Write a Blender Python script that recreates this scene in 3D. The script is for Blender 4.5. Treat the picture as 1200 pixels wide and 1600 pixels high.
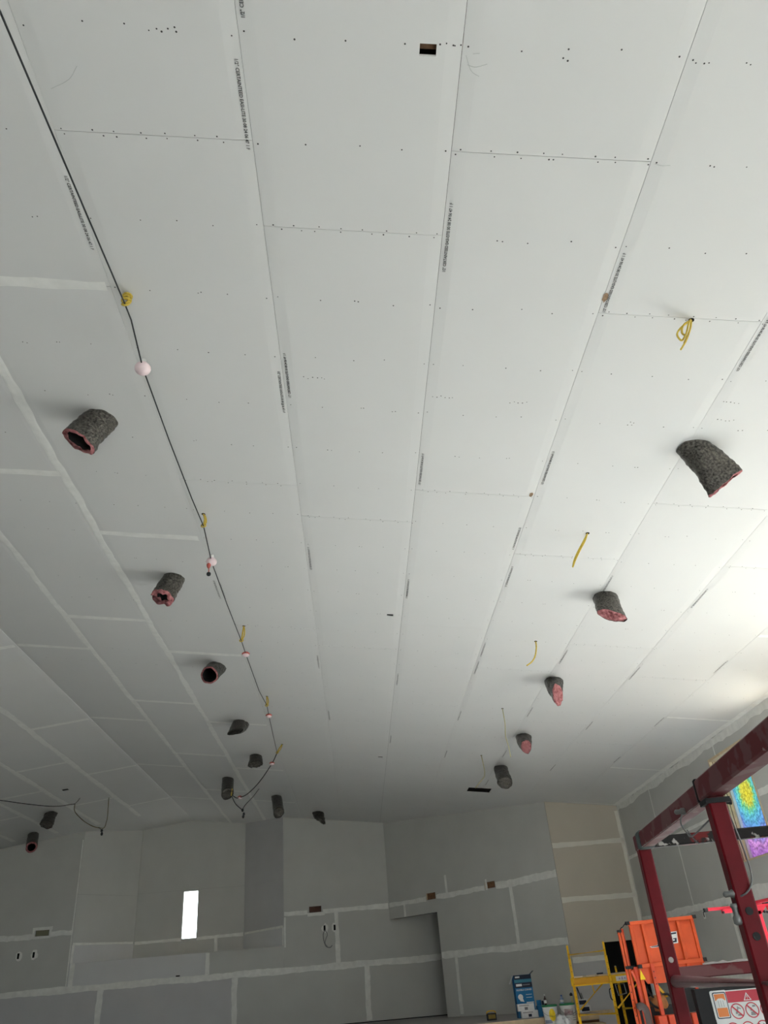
import bpy, math, random
from mathutils import Vector, Matrix

# ---------------------------------------------------------------- reset
for o in list(bpy.data.objects):
    bpy.data.objects.remove(o, do_unlink=True)
SC = bpy.context.scene
COL = SC.collection
V = Vector
random.seed(7)

# ---------------------------------------------------------------- camera
CAMH = 1.55
cam = bpy.data.cameras.new('camera')
cam.sensor_fit = 'HORIZONTAL'
cam.sensor_width = 36.0
cam.lens = 36.0 * 1200.13 / 1200.0
cam.clip_start = 0.05
cam.clip_end = 400
camo = bpy.data.objects.new('camera', cam)
COL.objects.link(camo)
YAW, PIT, ROL = 0.0703713, 0.5505995, -0.0885372
fw = V((math.sin(YAW) * math.cos(PIT), math.cos(YAW) * math.cos(PIT), math.sin(PIT)))
r0 = V((math.cos(YAW), -math.sin(YAW), 0))
u0 = r0.cross(fw)
rr = r0 * math.cos(ROL) + u0 * math.sin(ROL)
uu = -r0 * math.sin(ROL) + u0 * math.cos(ROL)
camo.matrix_world = Matrix(((rr.x, uu.x, -fw.x, 0), (rr.y, uu.y, -fw.y, 0), (rr.z, uu.z, -fw.z, CAMH), (0, 0, 0, 1)))
SC.camera = camo

# ---------------------------------------------------------------- world: bright hazy sky above, sunlit pale ground below
SKY = 12.0
GROUND = 8.0
w = bpy.data.worlds.new('world')
SC.world = w
w.use_nodes = True
nt = w.node_tree
nt.nodes.clear()
out = nt.nodes.new('ShaderNodeOutputWorld')
bg = nt.nodes.new('ShaderNodeBackground')
tc = nt.nodes.new('ShaderNodeTexCoord')
sep = nt.nodes.new('ShaderNodeSeparateXYZ')
mr = nt.nodes.new('ShaderNodeMapRange')
mr.inputs['From Min'].default_value = -0.03
mr.inputs['From Max'].default_value = 0.03
mix = nt.nodes.new('ShaderNodeMix')
mix.data_type = 'RGBA'
mix.inputs[6].default_value = (1.0 * GROUND, 0.97 * GROUND, 0.90 * GROUND, 1)
mix.inputs[7].default_value = (0.96 * SKY, 0.99 * SKY, 1.02 * SKY, 1)
nt.links.new(tc.outputs['Generated'], sep.inputs[0])
nt.links.new(sep.outputs['Z'], mr.inputs['Value'])
nt.links.new(mr.outputs[0], mix.inputs[0])
nt.links.new(mix.outputs[2], bg.inputs['Color'])
nt.links.new(bg.outputs[0], out.inputs[0])


def portal(name, loc, rot, sx, sy):
    l = bpy.data.lights.new(name, 'AREA')
    l.shape = 'RECTANGLE'
    l.size = sx
    l.size_y = sy
    l.cycles.is_portal = True
    o = bpy.data.objects.new(name, l)
    o.location = loc
    o.rotation_euler = rot
    COL.objects.link(o)


# low warm sun slanting in through the right-hand windows and side doors onto the floor
sun = bpy.data.lights.new('sun', 'SUN')
sun.energy = 62.0
sun.angle = 0.009
sun.color = (1.0, 0.985, 0.97)
suno = bpy.data.objects.new('sun', sun)
suno.rotation_euler = V((-0.60, 0.74, -0.55)).to_track_quat('-Z', 'Y').to_euler()
suno.location = (20, -5, 15)
COL.objects.link(suno)

# daylight openings: right wall windows, right wall double door, unseen glazing added behind the camera
XR = 6.852          # right wall plane
YB = 25.33          # far wall plane
RIGHT_WIN = [(13.45, 14.90), (11.60, 12.40), (8.35, 9.50), (6.45, 7.35), (2.40, 3.85), (-0.60, 0.85)]  # second one is unseen, added to bring light to the far end
LEFT_WIN = []
WZ0, WZ1 = 2.92, 4.73
WINZ = [(2.92, 4.73)] + [(2.92, 4.73)] * 5      # sill and head heights, the stained window first
RIGHT_DOOR = (5.6, 7.6, 0.0, 2.5)
REAR = (0.5, 5.0, 0.25, 2.6)
YREAR = -7.0
for (a_, b_), (c_, d_) in zip(RIGHT_WIN, WINZ):
    portal('window_daylight', (XR + 0.30, (a_ + b_) / 2, (c_ + d_) / 2), (0, math.radians(90), 0), d_ - c_, b_ - a_)
for (a_, b_) in LEFT_WIN:
    portal('window_daylight', (-17.34 - 0.20, (a_ + b_) / 2, (WZ0 + WZ1 - .6) / 2), (0, math.radians(-90), 0), WZ1 - WZ0 + .6, b_ - a_)
portal('side_door_daylight', (XR + 0.30, (RIGHT_DOOR[0] + RIGHT_DOOR[1]) / 2, RIGHT_DOOR[3] / 2), (0, math.radians(90), 0), RIGHT_DOOR[3], RIGHT_DOOR[1] - RIGHT_DOOR[0])
portal('added_rear_daylight', ((REAR[0] + REAR[1]) / 2, YREAR - 0.3, (REAR[2] + REAR[3]) / 2), (math.radians(90), 0, 0), REAR[1] - REAR[0], REAR[3] - REAR[2])
portal('slit_daylight', (-5.195, 27.1, 3.86), (math.radians(-90), 0, 0), 0.5, 1.35)

vs = SC.view_settings
vs.view_transform = 'Standard'
vs.look = 'None'
vs.gamma = 1.0
vs.use_curve_mapping = False
vs.exposure = 0.43
SC.cycles.use_denoising = True
SC.cycles.max_bounces = 10
SC.cycles.diffuse_bounces = 8
SC.cycles.transparent_max_bounces = 12
SC.cycles.sample_clamp_indirect = 12.0

# ---------------------------------------------------------------- materials
MATS = {}


def mat(name, col, rough=0.85, metal=0.0, var=0.04, vscale=3.0, bump=0.0, bscale=60.0, col2=None, detail=4.0, spec=0.3):
    if name in MATS:
        return MATS[name]
    m = bpy.data.materials.new(name)
    m.use_nodes = True
    t = m.node_tree
    b = t.nodes['Principled BSDF']
    b.inputs['Roughness'].default_value = rough
    b.inputs['Metallic'].default_value = metal
    b.inputs['Specular IOR Level'].default_value = spec
    tcn = t.nodes.new('ShaderNodeTexCoord')
    nz = t.nodes.new('ShaderNodeTexNoise')
    nz.inputs['Scale'].default_value = vscale
    nz.inputs['Detail'].default_value = detail
    t.links.new(tcn.outputs['Object'], nz.inputs['Vector'])
    rp = t.nodes.new('ShaderNodeValToRGB')
    rp.color_ramp.elements[0].position = 0.3
    rp.color_ramp.elements[1].position = 0.7
    if col2 is None:
        lo = tuple(c * (1 - var) for c in col)
        hi = tuple(min(1, c * (1 + var)) for c in col)
    else:
        lo, hi = col2, col
    rp.color_ramp.elements[0].color = (*lo, 1)
    rp.color_ramp.elements[1].color = (*hi, 1)
    t.links.new(nz.outputs['Fac'], rp.inputs['Fac'])
    t.links.new(rp.outputs['Color'], b.inputs['Base Color'])
    if bump > 0:
        n2 = t.nodes.new('ShaderNodeTexNoise')
        n2.inputs['Scale'].default_value = bscale
        n2.inputs['Detail'].default_value = 3
        t.links.new(tcn.outputs['Object'], n2.inputs['Vector'])
        bp = t.nodes.new('ShaderNodeBump')
        bp.inputs['Strength'].default_value = bump
        bp.inputs['Distance'].default_value = 0.01
        t.links.new(n2.outputs['Fac'], bp.inputs['Height'])
        t.links.new(bp.outputs[0], b.inputs['Normal'])
    MATS[name] = m
    return m


M_CEIL = mat('ceiling_board_paper', (0.70, 0.70, 0.695), 0.9, var=0.012, vscale=1.3)
M_CEILT = mat('ceiling_compound', (0.83, 0.83, 0.81), 0.9, var=0.05, vscale=9)
M_WALL = mat('wall_board_paper', (0.575, 0.575, 0.553), 0.92, var=0.03, vscale=1.5)
M_WALLD = mat('wall_board_paper_cool', (0.575, 0.57, 0.58), 0.92, var=0.03, vscale=1.5)
M_WALLL = mat('wall_board_pale', (0.68, 0.68, 0.685), 0.92, var=0.03, vscale=1.5)
M_BEIGE = mat('wall_board_tan', (0.60, 0.55, 0.47), 0.92, var=0.03, vscale=1.2)
M_MUD = mat('joint_compound', (0.84, 0.84, 0.81), 0.9, var=0.07, vscale=7)
M_DARK = mat('attic_dark', (0.022, 0.02, 0.018), 0.95)
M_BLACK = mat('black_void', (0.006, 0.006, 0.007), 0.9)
M_SCREW = mat('screw_black', (0.05, 0.05, 0.05), 0.6)
M_INK = mat('print_ink', (0.045, 0.047, 0.05), 0.9)
M_CONC = mat('concrete_floor', (0.60, 0.595, 0.585), 0.75, var=0.12, vscale=0.8)
M_PLY = mat('plywood', (0.55, 0.45, 0.32), 0.8, var=0.15, vscale=5)
M_LUMB = mat('lumber', (0.60, 0.47, 0.31), 0.8, var=0.14, vscale=8)
M_STUD = mat('stud_wood', (0.16, 0.09, 0.05), 0.9, var=0.25, vscale=20)
M_STUD2 = mat('stud_wood_fresh', (0.19, 0.10, 0.055), 0.9, var=0.25, vscale=20)
M_JAMB = mat('window_jamb_pine', (0.72, 0.58, 0.38), 0.6, var=0.1, vscale=10)
M_FOIL = mat('duct_foil', (0.20, 0.185, 0.165), 0.27, metal=0.8, col2=(0.028, 0.026, 0.025), vscale=48, bump=0.9, bscale=90, detail=6, spec=0.5)
M_PINK = mat('pink_insulation', (0.58, 0.25, 0.26), 0.95, col2=(0.22, 0.06, 0.065), vscale=28, bump=0.6, bscale=60)
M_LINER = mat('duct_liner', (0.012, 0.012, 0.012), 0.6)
M_YELW = mat('yellow_cable', (0.60, 0.44, 0.07), 0.5, var=0.15, vscale=30)
M_YELP = mat('yellow_cable_pale', (0.55, 0.50, 0.26), 0.5, var=0.1, vscale=30)
M_BLKC = mat('black_cable', (0.03, 0.032, 0.036), 0.5)
M_REDC = mat('red_socket', (0.55, 0.12, 0.10), 0.5)
M_BULB = mat('bulb_plastic', (0.84, 0.68, 0.71), 0.35, var=0.03)
M_RED = mat('maroon_paint', (0.15, 0.006, 0.012), 0.5, col2=(0.105, 0.004, 0.008), vscale=14, spec=0.12)
M_ORANGE = mat('orange_paint', (0.64, 0.085, 0.018), 0.45, var=0.10, vscale=6)
M_ORANGE2 = mat('orange_red_paint', (0.62, 0.07, 0.025), 0.45, var=0.15, vscale=9)
M_YPAINT = mat('yellow_paint', (0.80, 0.47, 0.02), 0.45, var=0.12, vscale=12)
M_PINKRED = mat('bright_red_paint', (0.60, 0.02, 0.045), 0.4, var=0.06)
M_WHITE = mat('white_plastic', (0.80, 0.80, 0.79), 0.5, var=0.04)
M_GREEN = mat('green_lid', (0.03, 0.22, 0.09), 0.45)
M_BLUE = mat('blue_carton', (0.02, 0.16, 0.36), 0.7, var=0.06)
M_NAVY = mat('navy_print', (0.015, 0.02, 0.04), 0.7)
M_TEAL = mat('teal_print', (0.05, 0.20, 0.28), 0.7)
M_STEEL = mat('zinc_steel', (0.20, 0.205, 0.205), 0.5, metal=0.7, var=0.2, vscale=40)
M_RUB = mat('black_rubber', (0.02, 0.02, 0.022), 0.7)
M_TAPE = mat('teal_grey_tape', (0.10, 0.13, 0.13), 0.7, var=0.35, vscale=40)
M_BRIGHTY = mat('yellow_print', (0.85, 0.60, 0.02), 0.6)
M_SIGNRED = mat('sign_red', (0.50, 0.01, 0.035), 0.4)
M_SIGNW = mat('sign_white', (0.72, 0.72, 0.72), 0.4, var=0.05, vscale=20)
M_SIGNO = mat('sign_orange', (0.72, 0.20, 0.03), 0.4)
M_GREYP = mat('grey_print', (0.25, 0.25, 0.26), 0.6)
M_BROWNP = mat('torn_brown_paper', (0.30, 0.20, 0.13), 0.95, var=0.25, vscale=60)
M_BAG = mat('white_plastic_bag', (0.85, 0.86, 0.88), 0.35, bump=0.5, bscale=18)


def worn_paint(name, base, dark, chip, d_thr, c_thr, scale):
    """paint worn to black primer with pale scuffs and drywall dust"""
    m = bpy.data.materials.new(name)
    m.use_nodes = True
    t = m.node_tree
    b = t.nodes['Principled BSDF']
    b.inputs['Roughness'].default_value = 0.5
    b.inputs['Specular IOR Level'].default_value = 0.12
    tcn = t.nodes.new('ShaderNodeTexCoord')
    n1 = t.nodes.new('ShaderNodeTexNoise'); n1.inputs['Scale'].default_value = scale
    n1.inputs['Detail'].default_value = 5
    n2 = t.nodes.new('ShaderNodeTexNoise'); n2.inputs['Scale'].default_value = scale * 2.7
    n2.inputs['Detail'].default_value = 6
    for n in (n1, n2):
        t.links.new(tcn.outputs['Object'], n.inputs['Vector'])
    def step(src, thr, wdt):
        r = t.nodes.new('ShaderNodeMapRange')
        r.inputs['From Min'].default_value = thr
        r.inputs['From Max'].default_value = thr + wdt
        t.links.new(src, r.inputs['Value'])
        return r.outputs[0]
    mx1 = t.nodes.new('ShaderNodeMix'); mx1.data_type = 'RGBA'
    mx1.inputs[6].default_value = (*base, 1); mx1.inputs[7].default_value = (*dark, 1)
    t.links.new(step(n1.outputs['Fac'], d_thr, 0.03), mx1.inputs[0])
    mx2 = t.nodes.new('ShaderNodeMix'); mx2.data_type = 'RGBA'
    mx2.inputs[7].default_value = (*chip, 1)
    t.links.new(mx1.outputs[2], mx2.inputs[6])
    t.links.new(step(n2.outputs['Fac'], c_thr, 0.05), mx2.inputs[0])
    t.links.new(mx2.outputs[2], b.inputs['Base Color'])
    MATS[name] = m
    return m


M_REDW = worn_paint('maroon_paint_scuffed', (0.14, 0.022, 0.027), (0.17, 0.07, 0.072), (0.34, 0.26, 0.25), 0.50, 0.66, 9)
M_TUBE = mat('maroon_tube_dusty', (0.21, 0.085, 0.09), 0.4, col2=(0.13, 0.03, 0.035), vscale=16, spec=0.4)
M_BLKW = worn_paint('black_paint_worn', (0.02, 0.018, 0.018), (0.16, 0.02, 0.02), (0.40, 0.38, 0.36), 0.56, 0.60, 11)

# stained film window pane: coloured see-through sheet, medallion pattern in object space (y across, z up)
def stained():
    m = bpy.data.materials.new('stained_window_film')
    m.use_nodes = True
    t = m.node_tree
    t.nodes.clear()
    o = t.nodes.new('ShaderNodeOutputMaterial')
    tr = t.nodes.new('ShaderNodeBsdfTranslucent')
    tcn = t.nodes.new('ShaderNodeTexCoord')
    sp = t.nodes.new('ShaderNodeSeparateXYZ')
    t.links.new(tcn.outputs['Object'], sp.inputs[0])
    def math_(op, a, b=None):
        n = t.nodes.new('ShaderNodeMath'); n.operation = op
        for i, x in enumerate((a, b)):
            if x is None: continue
            if isinstance(x, (int, float)): n.inputs[i].default_value = x
            else: t.links.new(x, n.inputs[i])
        return n.outputs[0]
    dy = math_('MULTIPLY', math_('SUBTRACT', sp.outputs['Y'], 0.19), 1.0)
    dz = math_('MULTIPLY', math_('SUBTRACT', sp.outputs['Z'], 1.10), 1.0)
    r = math_('SQRT', math_('ADD', math_('MULTIPLY', dy, dy), math_('MULTIPLY', dz, dz)))
    ang = math_('ARCTAN2', dz, dy)
    pet = math_('MULTIPLY', math_('SINE', math_('MULTIPLY', ang, 16.0)), 0.022)
    vor = t.nodes.new('ShaderNodeTexVoronoi'); vor.inputs['Scale'].default_value = 11
    t.links.new(tcn.outputs['Object'], vor.inputs['Vector'])
    nz = t.nodes.new('ShaderNodeTexNoise'); nz.inputs['Scale'].default_value = 5; nz.inputs['Detail'].default_value = 5
    t.links.new(tcn.outputs['Object'], nz.inputs['Vector'])
    rj = math_('ADD', math_('ADD', r, pet), math_('MULTIPLY', math_('SUBTRACT', nz.outputs['Fac'], 0.5), 0.20))
    ring = math_('MULTIPLY', math_('SINE', math_('MULTIPLY', rj, 60.0)), 0.5)
    rp = t.nodes.new('ShaderNodeValToRGB')
    e = rp.color_ramp.elements
    e[0].position = 0.0; e[0].color = (0.85, 0.80, 0.22, 1)
    e[1].position = 1.0; e[1].color = (0.62, 0.40, 0.72, 1)
    for p, c in ((0.20, (0.80, 0.80, 0.30)), (0.28, (0.42, 0.78, 0.55)), (0.38, (0.36, 0.74, 0.80)), (0.55, (0.36, 0.60, 0.85)), (0.72, (0.50, 0.48, 0.82)), (0.86, (0.76, 0.52, 0.80))):
        x = e.new(p); x.color = (*c, 1)
    t.links.new(rj, rp.inputs['Fac'])
    # dark leading lines between film cells
    v2 = t.nodes.new('ShaderNodeTexVoronoi'); v2.feature = 'DISTANCE_TO_EDGE'; v2.inputs['Scale'].default_value = 14
    t.links.new(tcn.outputs['Object'], v2.inputs['Vector'])
    line = t.nodes.new('ShaderNodeMapRange')
    line.inputs['From Min'].default_value = 0.0; line.inputs['From Max'].default_value = 0.10
    line.inputs['To Min'].default_value = 0.62; line.inputs['To Max'].default_value = 1.0
    t.links.new(v2.outputs['Distance'], line.inputs['Value'])
    sc_ = t.nodes.new('ShaderNodeMix'); sc_.data_type = 'RGBA'; sc_.blend_type = 'MULTIPLY'
    sc_.inputs[0].default_value = 1.0
    t.links.new(rp.outputs['Color'], sc_.inputs[6])
    lum = math_('MULTIPLY', math_('ADD', line.outputs[0], math_('MULTIPLY', ring, 0.16)), 0.21)
    cb = t.nodes.new('ShaderNodeCombineColor')
    for i in range(3): t.links.new(lum, cb.inputs[i])
    t.links.new(cb.outputs[0], sc_.inputs[7])
    t.links.new(sc_.outputs[2], tr.inputs['Color'])
    t.links.new(tr.outputs[0], o.inputs['Surface'])
    return m
M_STAIN = stained()

def clear_glass():
    m = bpy.data.materials.new('clear_glass')
    m.use_nodes = True
    t = m.node_tree
    t.nodes.clear()
    o = t.nodes.new('ShaderNodeOutputMaterial')
    tr = t.nodes.new('ShaderNodeBsdfTransparent')
    tr.inputs['Color'].default_value = (0.92, 0.95, 0.95, 1)
    gl = t.nodes.new('ShaderNodeBsdfGlossy'); gl.inputs['Roughness'].default_value = 0.02
    mx = t.nodes.new('ShaderNodeMixShader'); mx.inputs[0].default_value = 0.05
    t.links.new(tr.outputs[0], mx.inputs[1]); t.links.new(gl.outputs[0], mx.inputs[2])
    t.links.new(mx.outputs[0], o.inputs['Surface'])
    return m
M_GLASS = clear_glass()

# ---------------------------------------------------------------- mesh helpers
BASE = {}


def thing(name, base, label=None, cat=None, group=None):
    o = bpy.data.objects.new(name, None)
    o.empty_display_size = 0.1
    o.location = base
    COL.objects.link(o)
    BASE[o.name] = V(base)
    tag(o, label, cat, group)
    return o


def tag(o, label=None, cat=None, group=None, kind=None):
    if label: o['label'] = label
    if cat: o['category'] = cat
    if group: o['group'] = group
    if kind: o['kind'] = kind
    return o


def frame(d, up=(0, 0, 1)):
    d = V(d).normalized()
    up = V(up)
    if abs(d.dot(up)) > 0.98:
        up = V((0, 1, 0)) if abs(d.y) < 0.9 else V((1, 0, 0))
    a = d.cross(up).normalized()
    b = a.cross(d).normalized()
    return d, a, b


class MB:
    def __init__(self):
        self.v = []
        self.f = []

    def add(self, vs_, fs):
        n = len(self.v)
        self.v += [V(p) for p in vs_]
        self.f += [tuple(i + n for i in q) for q in fs]
        return self

    def box(self, c, s, rz=0.0):
        c = V(c)
        co, si = math.cos(rz), math.sin(rz)
        pts = []
        for dz in (-.5, .5):
            for dx, dy in ((-.5, -.5), (.5, -.5), (.5, .5), (-.5, .5)):
                x, y = dx * s[0], dy * s[1]
                pts.append(c + V((x * co - y * si, x * si + y * co, dz * s[2])))
        return self.add(pts, [(0, 3, 2, 1), (4, 5, 6, 7), (0, 1, 5, 4), (1, 2, 6, 5), (2, 3, 7, 6), (3, 0, 4, 7)])

    def bar(self, p, q, wa, wb, up=(0, 0, 1), bev=0.0):
        """rectangular bar from p to q, wa sideways, wb along up; bevelled long edges if bev"""
        p, q = V(p), V(q)
        d, a, b = frame(q - p, up)
        ha, hb = wa / 2, wb / 2
        if bev > 0:
            sec = [(-ha + bev, -hb), (ha - bev, -hb), (ha, -hb + bev), (ha, hb - bev), (ha - bev, hb), (-ha + bev, hb), (-ha, hb - bev), (-ha, -hb + bev)]
        else:
            sec = [(-ha, -hb), (ha, -hb), (ha, hb), (-ha, hb)]
        n = len(sec)
        pts = [p + a * x + b * y for x, y in sec] + [q + a * x + b * y for x, y in sec]
        fs = [(i, (i + 1) % n, n + (i + 1) % n, n + i) for i in range(n)]
        fs += [tuple(range(n - 1, -1, -1)), tuple(range(n, 2 * n))]
        return self.add(pts, fs)

    def tube(self, pts, r, n=8, caps=True):
        pts = [V(p) for p in pts]
        m = len(pts)
        rs = r if isinstance(r, (list, tuple)) else [r] * m
        vs_, fs = [], []
        up = V((0, 0, 1))
        prev = None
        for i in range(m):
            d = (pts[min(i + 1, m - 1)] - pts[max(i - 1, 0)])
            if d.length < 1e-9: d = V((0, 0, 1))
            d.normalize()
            if prev is None:
                _, a, b = frame(d)
            else:
                a = prev - d * prev.dot(d)
                if a.length < 1e-6: _, a, b = frame(d)
                a.normalize()
                b = d.cross(a)
            prev = a
            for j in range(n):
                t = 2 * math.pi * j / n
                vs_.append(pts[i] + a * (rs[i] * math.cos(t)) + b * (rs[i] * math.sin(t)))
        for i in range(m - 1):
            for j in range(n):
                fs.append((i * n + j, i * n + (j + 1) % n, (i + 1) * n + (j + 1) % n, (i + 1) * n + j))
        if caps:
            fs.append(tuple(range(n - 1, -1, -1)))
            fs.append(tuple(range((m - 1) * n, m * n)))
        return self.add(vs_, fs)

    def lathe(self, base, prof, n=20, axis=(0, 0, 1)):
        """prof: list of (radius, height)"""
        d, a, b = frame(axis, (0, 1, 0) if abs(V(axis).normalized().y) < .9 else (1, 0, 0))
        base = V(base)
        vs_, fs = [], []
        for r, h in prof:
            for j in range(n):
                t = 2 * math.pi * j / n
                vs_.append(base + d * h + a * (r * math.cos(t)) + b * (r * math.sin(t)))
        for i in range(len(prof) - 1):
            for j in range(n):
                fs.append((i * n + j, i * n + (j + 1) % n, (i + 1) * n + (j + 1) % n, (i + 1) * n + j))
        fs.append(tuple(range(n - 1, -1, -1)))
        fs.append(tuple(range((len(prof) - 1) * n, len(prof) * n)))
        return self.add(vs_, fs)

    def ball(self, c, r, n=14, m=9, sc=(1, 1, 1)):
        c = V(c)
        vs_, fs = [], []
        for i in range(m + 1):
            th = math.pi * i / m
            for j in range(n):
                ph = 2 * math.pi * j / n
                vs_.append(c + V((sc[0] * r * math.sin(th) * math.cos(ph), sc[1] * r * math.sin(th) * math.sin(ph), sc[2] * r * math.cos(th))))
        for i in range(m):
            for j in range(n):
                fs.append((i * n + j, i * n + (j + 1) % n, (i + 1) * n + (j + 1) % n, (i + 1) * n + j))
        return self.add(vs_, fs)

    def poly(self, pts, thick):
        """flat polygon (list of 3D points, planar) extruded by vector thick"""
        pts = [V(p) for p in pts]
        th = V(thick)
        n = len(pts)
        fs = [tuple(range(n)), tuple(range(2 * n - 1, n - 1, -1))] + [(i, n + i, n + (i + 1) % n, (i + 1) % n) for i in range(n)]
        return self.add(pts + [p + th for p in pts], fs)

    def build(self, name, m, parent=None, base=None, smooth=False):
        if parent is not None:
            bs = BASE[parent.name]
        elif base is not None:
            bs = V(base)
        else:
            xs = [p.x for p in self.v]; ys = [p.y for p in self.v]; zs = [p.z for p in self.v]
            bs = V(((min(xs) + max(xs)) / 2, (min(ys) + max(ys)) / 2, min(zs)))
        me = bpy.data.meshes.new(name)
        me.from_pydata([p - bs for p in self.v], [], self.f)
        if smooth:
            for p in me.polygons: p.use_smooth = True
        me.materials.append(m)
        me.update()
        return link(name, me, parent, bs)


def link(name, me, parent, bs):
    o = bpy.data.objects.new(name, me)
    COL.objects.link(o)
    if parent is not None:
        o.parent = parent
    else:
        o.location = bs
    BASE[o.name] = V(bs)
    return o


def smoothpath(pts, n=6):
    """Catmull-Rom through pts"""
    pts = [V(p) for p in pts]
    if len(pts) < 3: return pts
    out_ = []
    P = [pts[0] * 2 - pts[1]] + pts + [pts[-1] * 2 - pts[-2]]
    for i in range(1, len(P) - 2):
        a, b, c, d = P[i - 1], P[i], P[i + 1], P[i + 2]
        for k in range(n):
            t = k / n
            out_.append(0.5 * ((2 * b) + (c - a) * t + (2 * a - 5 * b + 4 * c - d) * t * t + (3 * b - a - 3 * c + d) * t * t * t))
    out_.append(pts[-1])
    return out_


def cells(mb, mp, u0, u1, v0, v1, holes=(), thick=0.0127, hf=None, ux=(), vx=()):
    """a sheet in (u,v) mapped by mp(u,v,h), rectangular holes cut out, with edge faces"""
    us = sorted({u0, u1, *[x for x in ux if u0 < x < u1], *[x for h in holes for x in h[:2] if u0 < x < u1]})
    vs_ = sorted({v0, v1, *[x for x in vx if v0 < x < v1], *[x for h in holes for x in h[2:] if v0 < x < v1]})
    idx = {}
    pts, fs = [], []
    def pt(u, v, back):
        k = (u, v, back)
        if k not in idx:
            h = -thick if back else (hf(u, v) if hf else 0.0)
            idx[k] = len(pts)
            pts.append(mp(u, v, h))
        return idx[k]
    def solid(i, j):
        if i < 0 or j < 0 or i >= len(us) - 1 or j >= len(vs_) - 1: return False
        cu, cv = (us[i] + us[i + 1]) / 2, (vs_[j] + vs_[j + 1]) / 2
        return not any(h[0] < cu < h[1] and h[2] < cv < h[3] for h in holes)
    for i in range(len(us) - 1):
        for j in range(len(vs_) - 1):
            if not solid(i, j): continue
            a, b, c, d = (us[i], vs_[j]), (us[i + 1], vs_[j]), (us[i + 1], vs_[j + 1]), (us[i], vs_[j + 1])
            fs.append(tuple(pt(*q, False) for q in (a, b, c, d)))
            for (p, q), (di, dj) in (((a, b), (0, -1)), ((b, c), (1, 0)), ((c, d), (0, 1)), ((d, a), (-1, 0))):
                if not solid(i + di, j + dj):
                    fs.append((pt(*p, False), pt(*p, True), pt(*q, True), pt(*q, False)))
    mb.add(pts, fs)
    return mb


def strip(mp, u0, v0, u1, v1, wd, m, parent, name='joint_compound_strip', rag=0.25, h=0.002, step=0.12):
    """feathered strip of joint compound from (u0,v0) to (u1,v1)"""
    L = math.hypot(u1 - u0, v1 - v0)
    n = max(3, min(160, int(L / step)))
    du, dv = (u1 - u0) / L, (v1 - v0) / L
    nu, nv = -dv, du
    vs_, fs = [], []
    wl = wr = wd / 2
    ph = random.random() * 9
    for i in range(n + 1):
        t = i / n
        wl = wd / 2 * (1 + rag * (0.55 * math.sin(ph + t * L * 3.1) + 0.6 * random.uniform(-1, 1)))
        wr = wd / 2 * (1 + rag * (0.55 * math.sin(ph * 2 + t * L * 2.3) + 0.6 * random.uniform(-1, 1)))
        u, v = u0 + (u1 - u0) * t, v0 + (v1 - v0) * t
        for s_, hh in ((-wl, 0.0004), (-wl * .55, h), (wr * .55, h), (wr, 0.0004)):
            vs_.append(mp(u + nu * s_, v + nv * s_, hh))
    for i in range(n):
        for j in range(3):
            fs.append((i * 4 + j, (i + 1) * 4 + j, (i + 1) * 4 + j + 1, i * 4 + j + 1))
    return MB().add(vs_, fs).build(name, m, parent)


# ---------------------------------------------------------------- lettering
TXT = {}


def text_mesh(s, size):
    k = (s, size)
    if k in TXT: return TXT[k]
    c = bpy.data.curves.new('lettering', 'FONT')
    c.body = s
    c.size = size
    c.align_x = 'LEFT'
    c.resolution_u = 2
    c.offset = size * 0.018
    o = bpy.data.objects.new('lettering', c)
    COL.objects.link(o)
    dg = bpy.context.evaluated_depsgraph_get()
    me = bpy.data.meshes.new_from_object(o.evaluated_get(dg))
    bpy.data.objects.remove(o, do_unlink=True)
    vs_ = [v.co.copy() for v in me.vertices]
    fs = [tuple(p.vertices) for p in me.polygons]
    wdt = max(v.x for v in vs_)
    TXT[k] = (vs_, fs, wdt)
    return TXT[k]


def letters(name, s, size, org, xdir, updir, m, parent, fit=None, centre=False, bold=0.0):
    vs_, fs, wdt = text_mesh(s, size)
    k = (fit / wdt) if fit else 1.0
    xd, ud = V(xdir).normalized(), V(updir).normalized()
    off = -wdt * k / 2 if centre else 0
    return MB().add([V(org) + xd * (p.x * k + off) + ud * p.y for p in vs_], fs).build(name, m, parent)


# ================================================================ STRUCTURE
A = 0.1271798
CA, SA = math.cos(A), math.sin(A)
XRID, ZRID = -5.2418, 6.6168
W = 1.2192


def cm(s, y, h):           # right slope: s metres down-slope from the ridge, h below the face
    return V((XRID + s * CA - h * SA, y, ZRID - s * SA - h * CA))


def cml(s, y, h):          # left slope, mirrored
    return V((XRID - s * CA + h * SA, y, ZRID - s * SA - h * CA))


def zceil(x):
    return ZRID - abs(x - XRID) * math.tan(A)


S_END = 10 * W
YF = 27.4
# roof deck above the boards (dark attic side)
mb = MB()
for f_ in (cm, cml):
    p = [f_(0, YREAR - .3, -0.16), f_(S_END + .35, YREAR - .3, -0.16), f_(S_END + .35, YF + .2, -0.16), f_(0, YF + .2, -0.16)]
    mb.poly(p, (0, 0, 0.03))
CEIL = tag(mb.build('ceiling', M_DARK, None, base=(XRID, 10, ZRID)), 'vaulted ceiling of pale gypsum boards rising to an off-centre ridge', None, None, 'structure')

TAP = 0.09


def taper(u, v, ua, ub):
    e = min(u - ua, ub - u)
    return -0.0046 * max(0.0, 1 - e / TAP)


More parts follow.
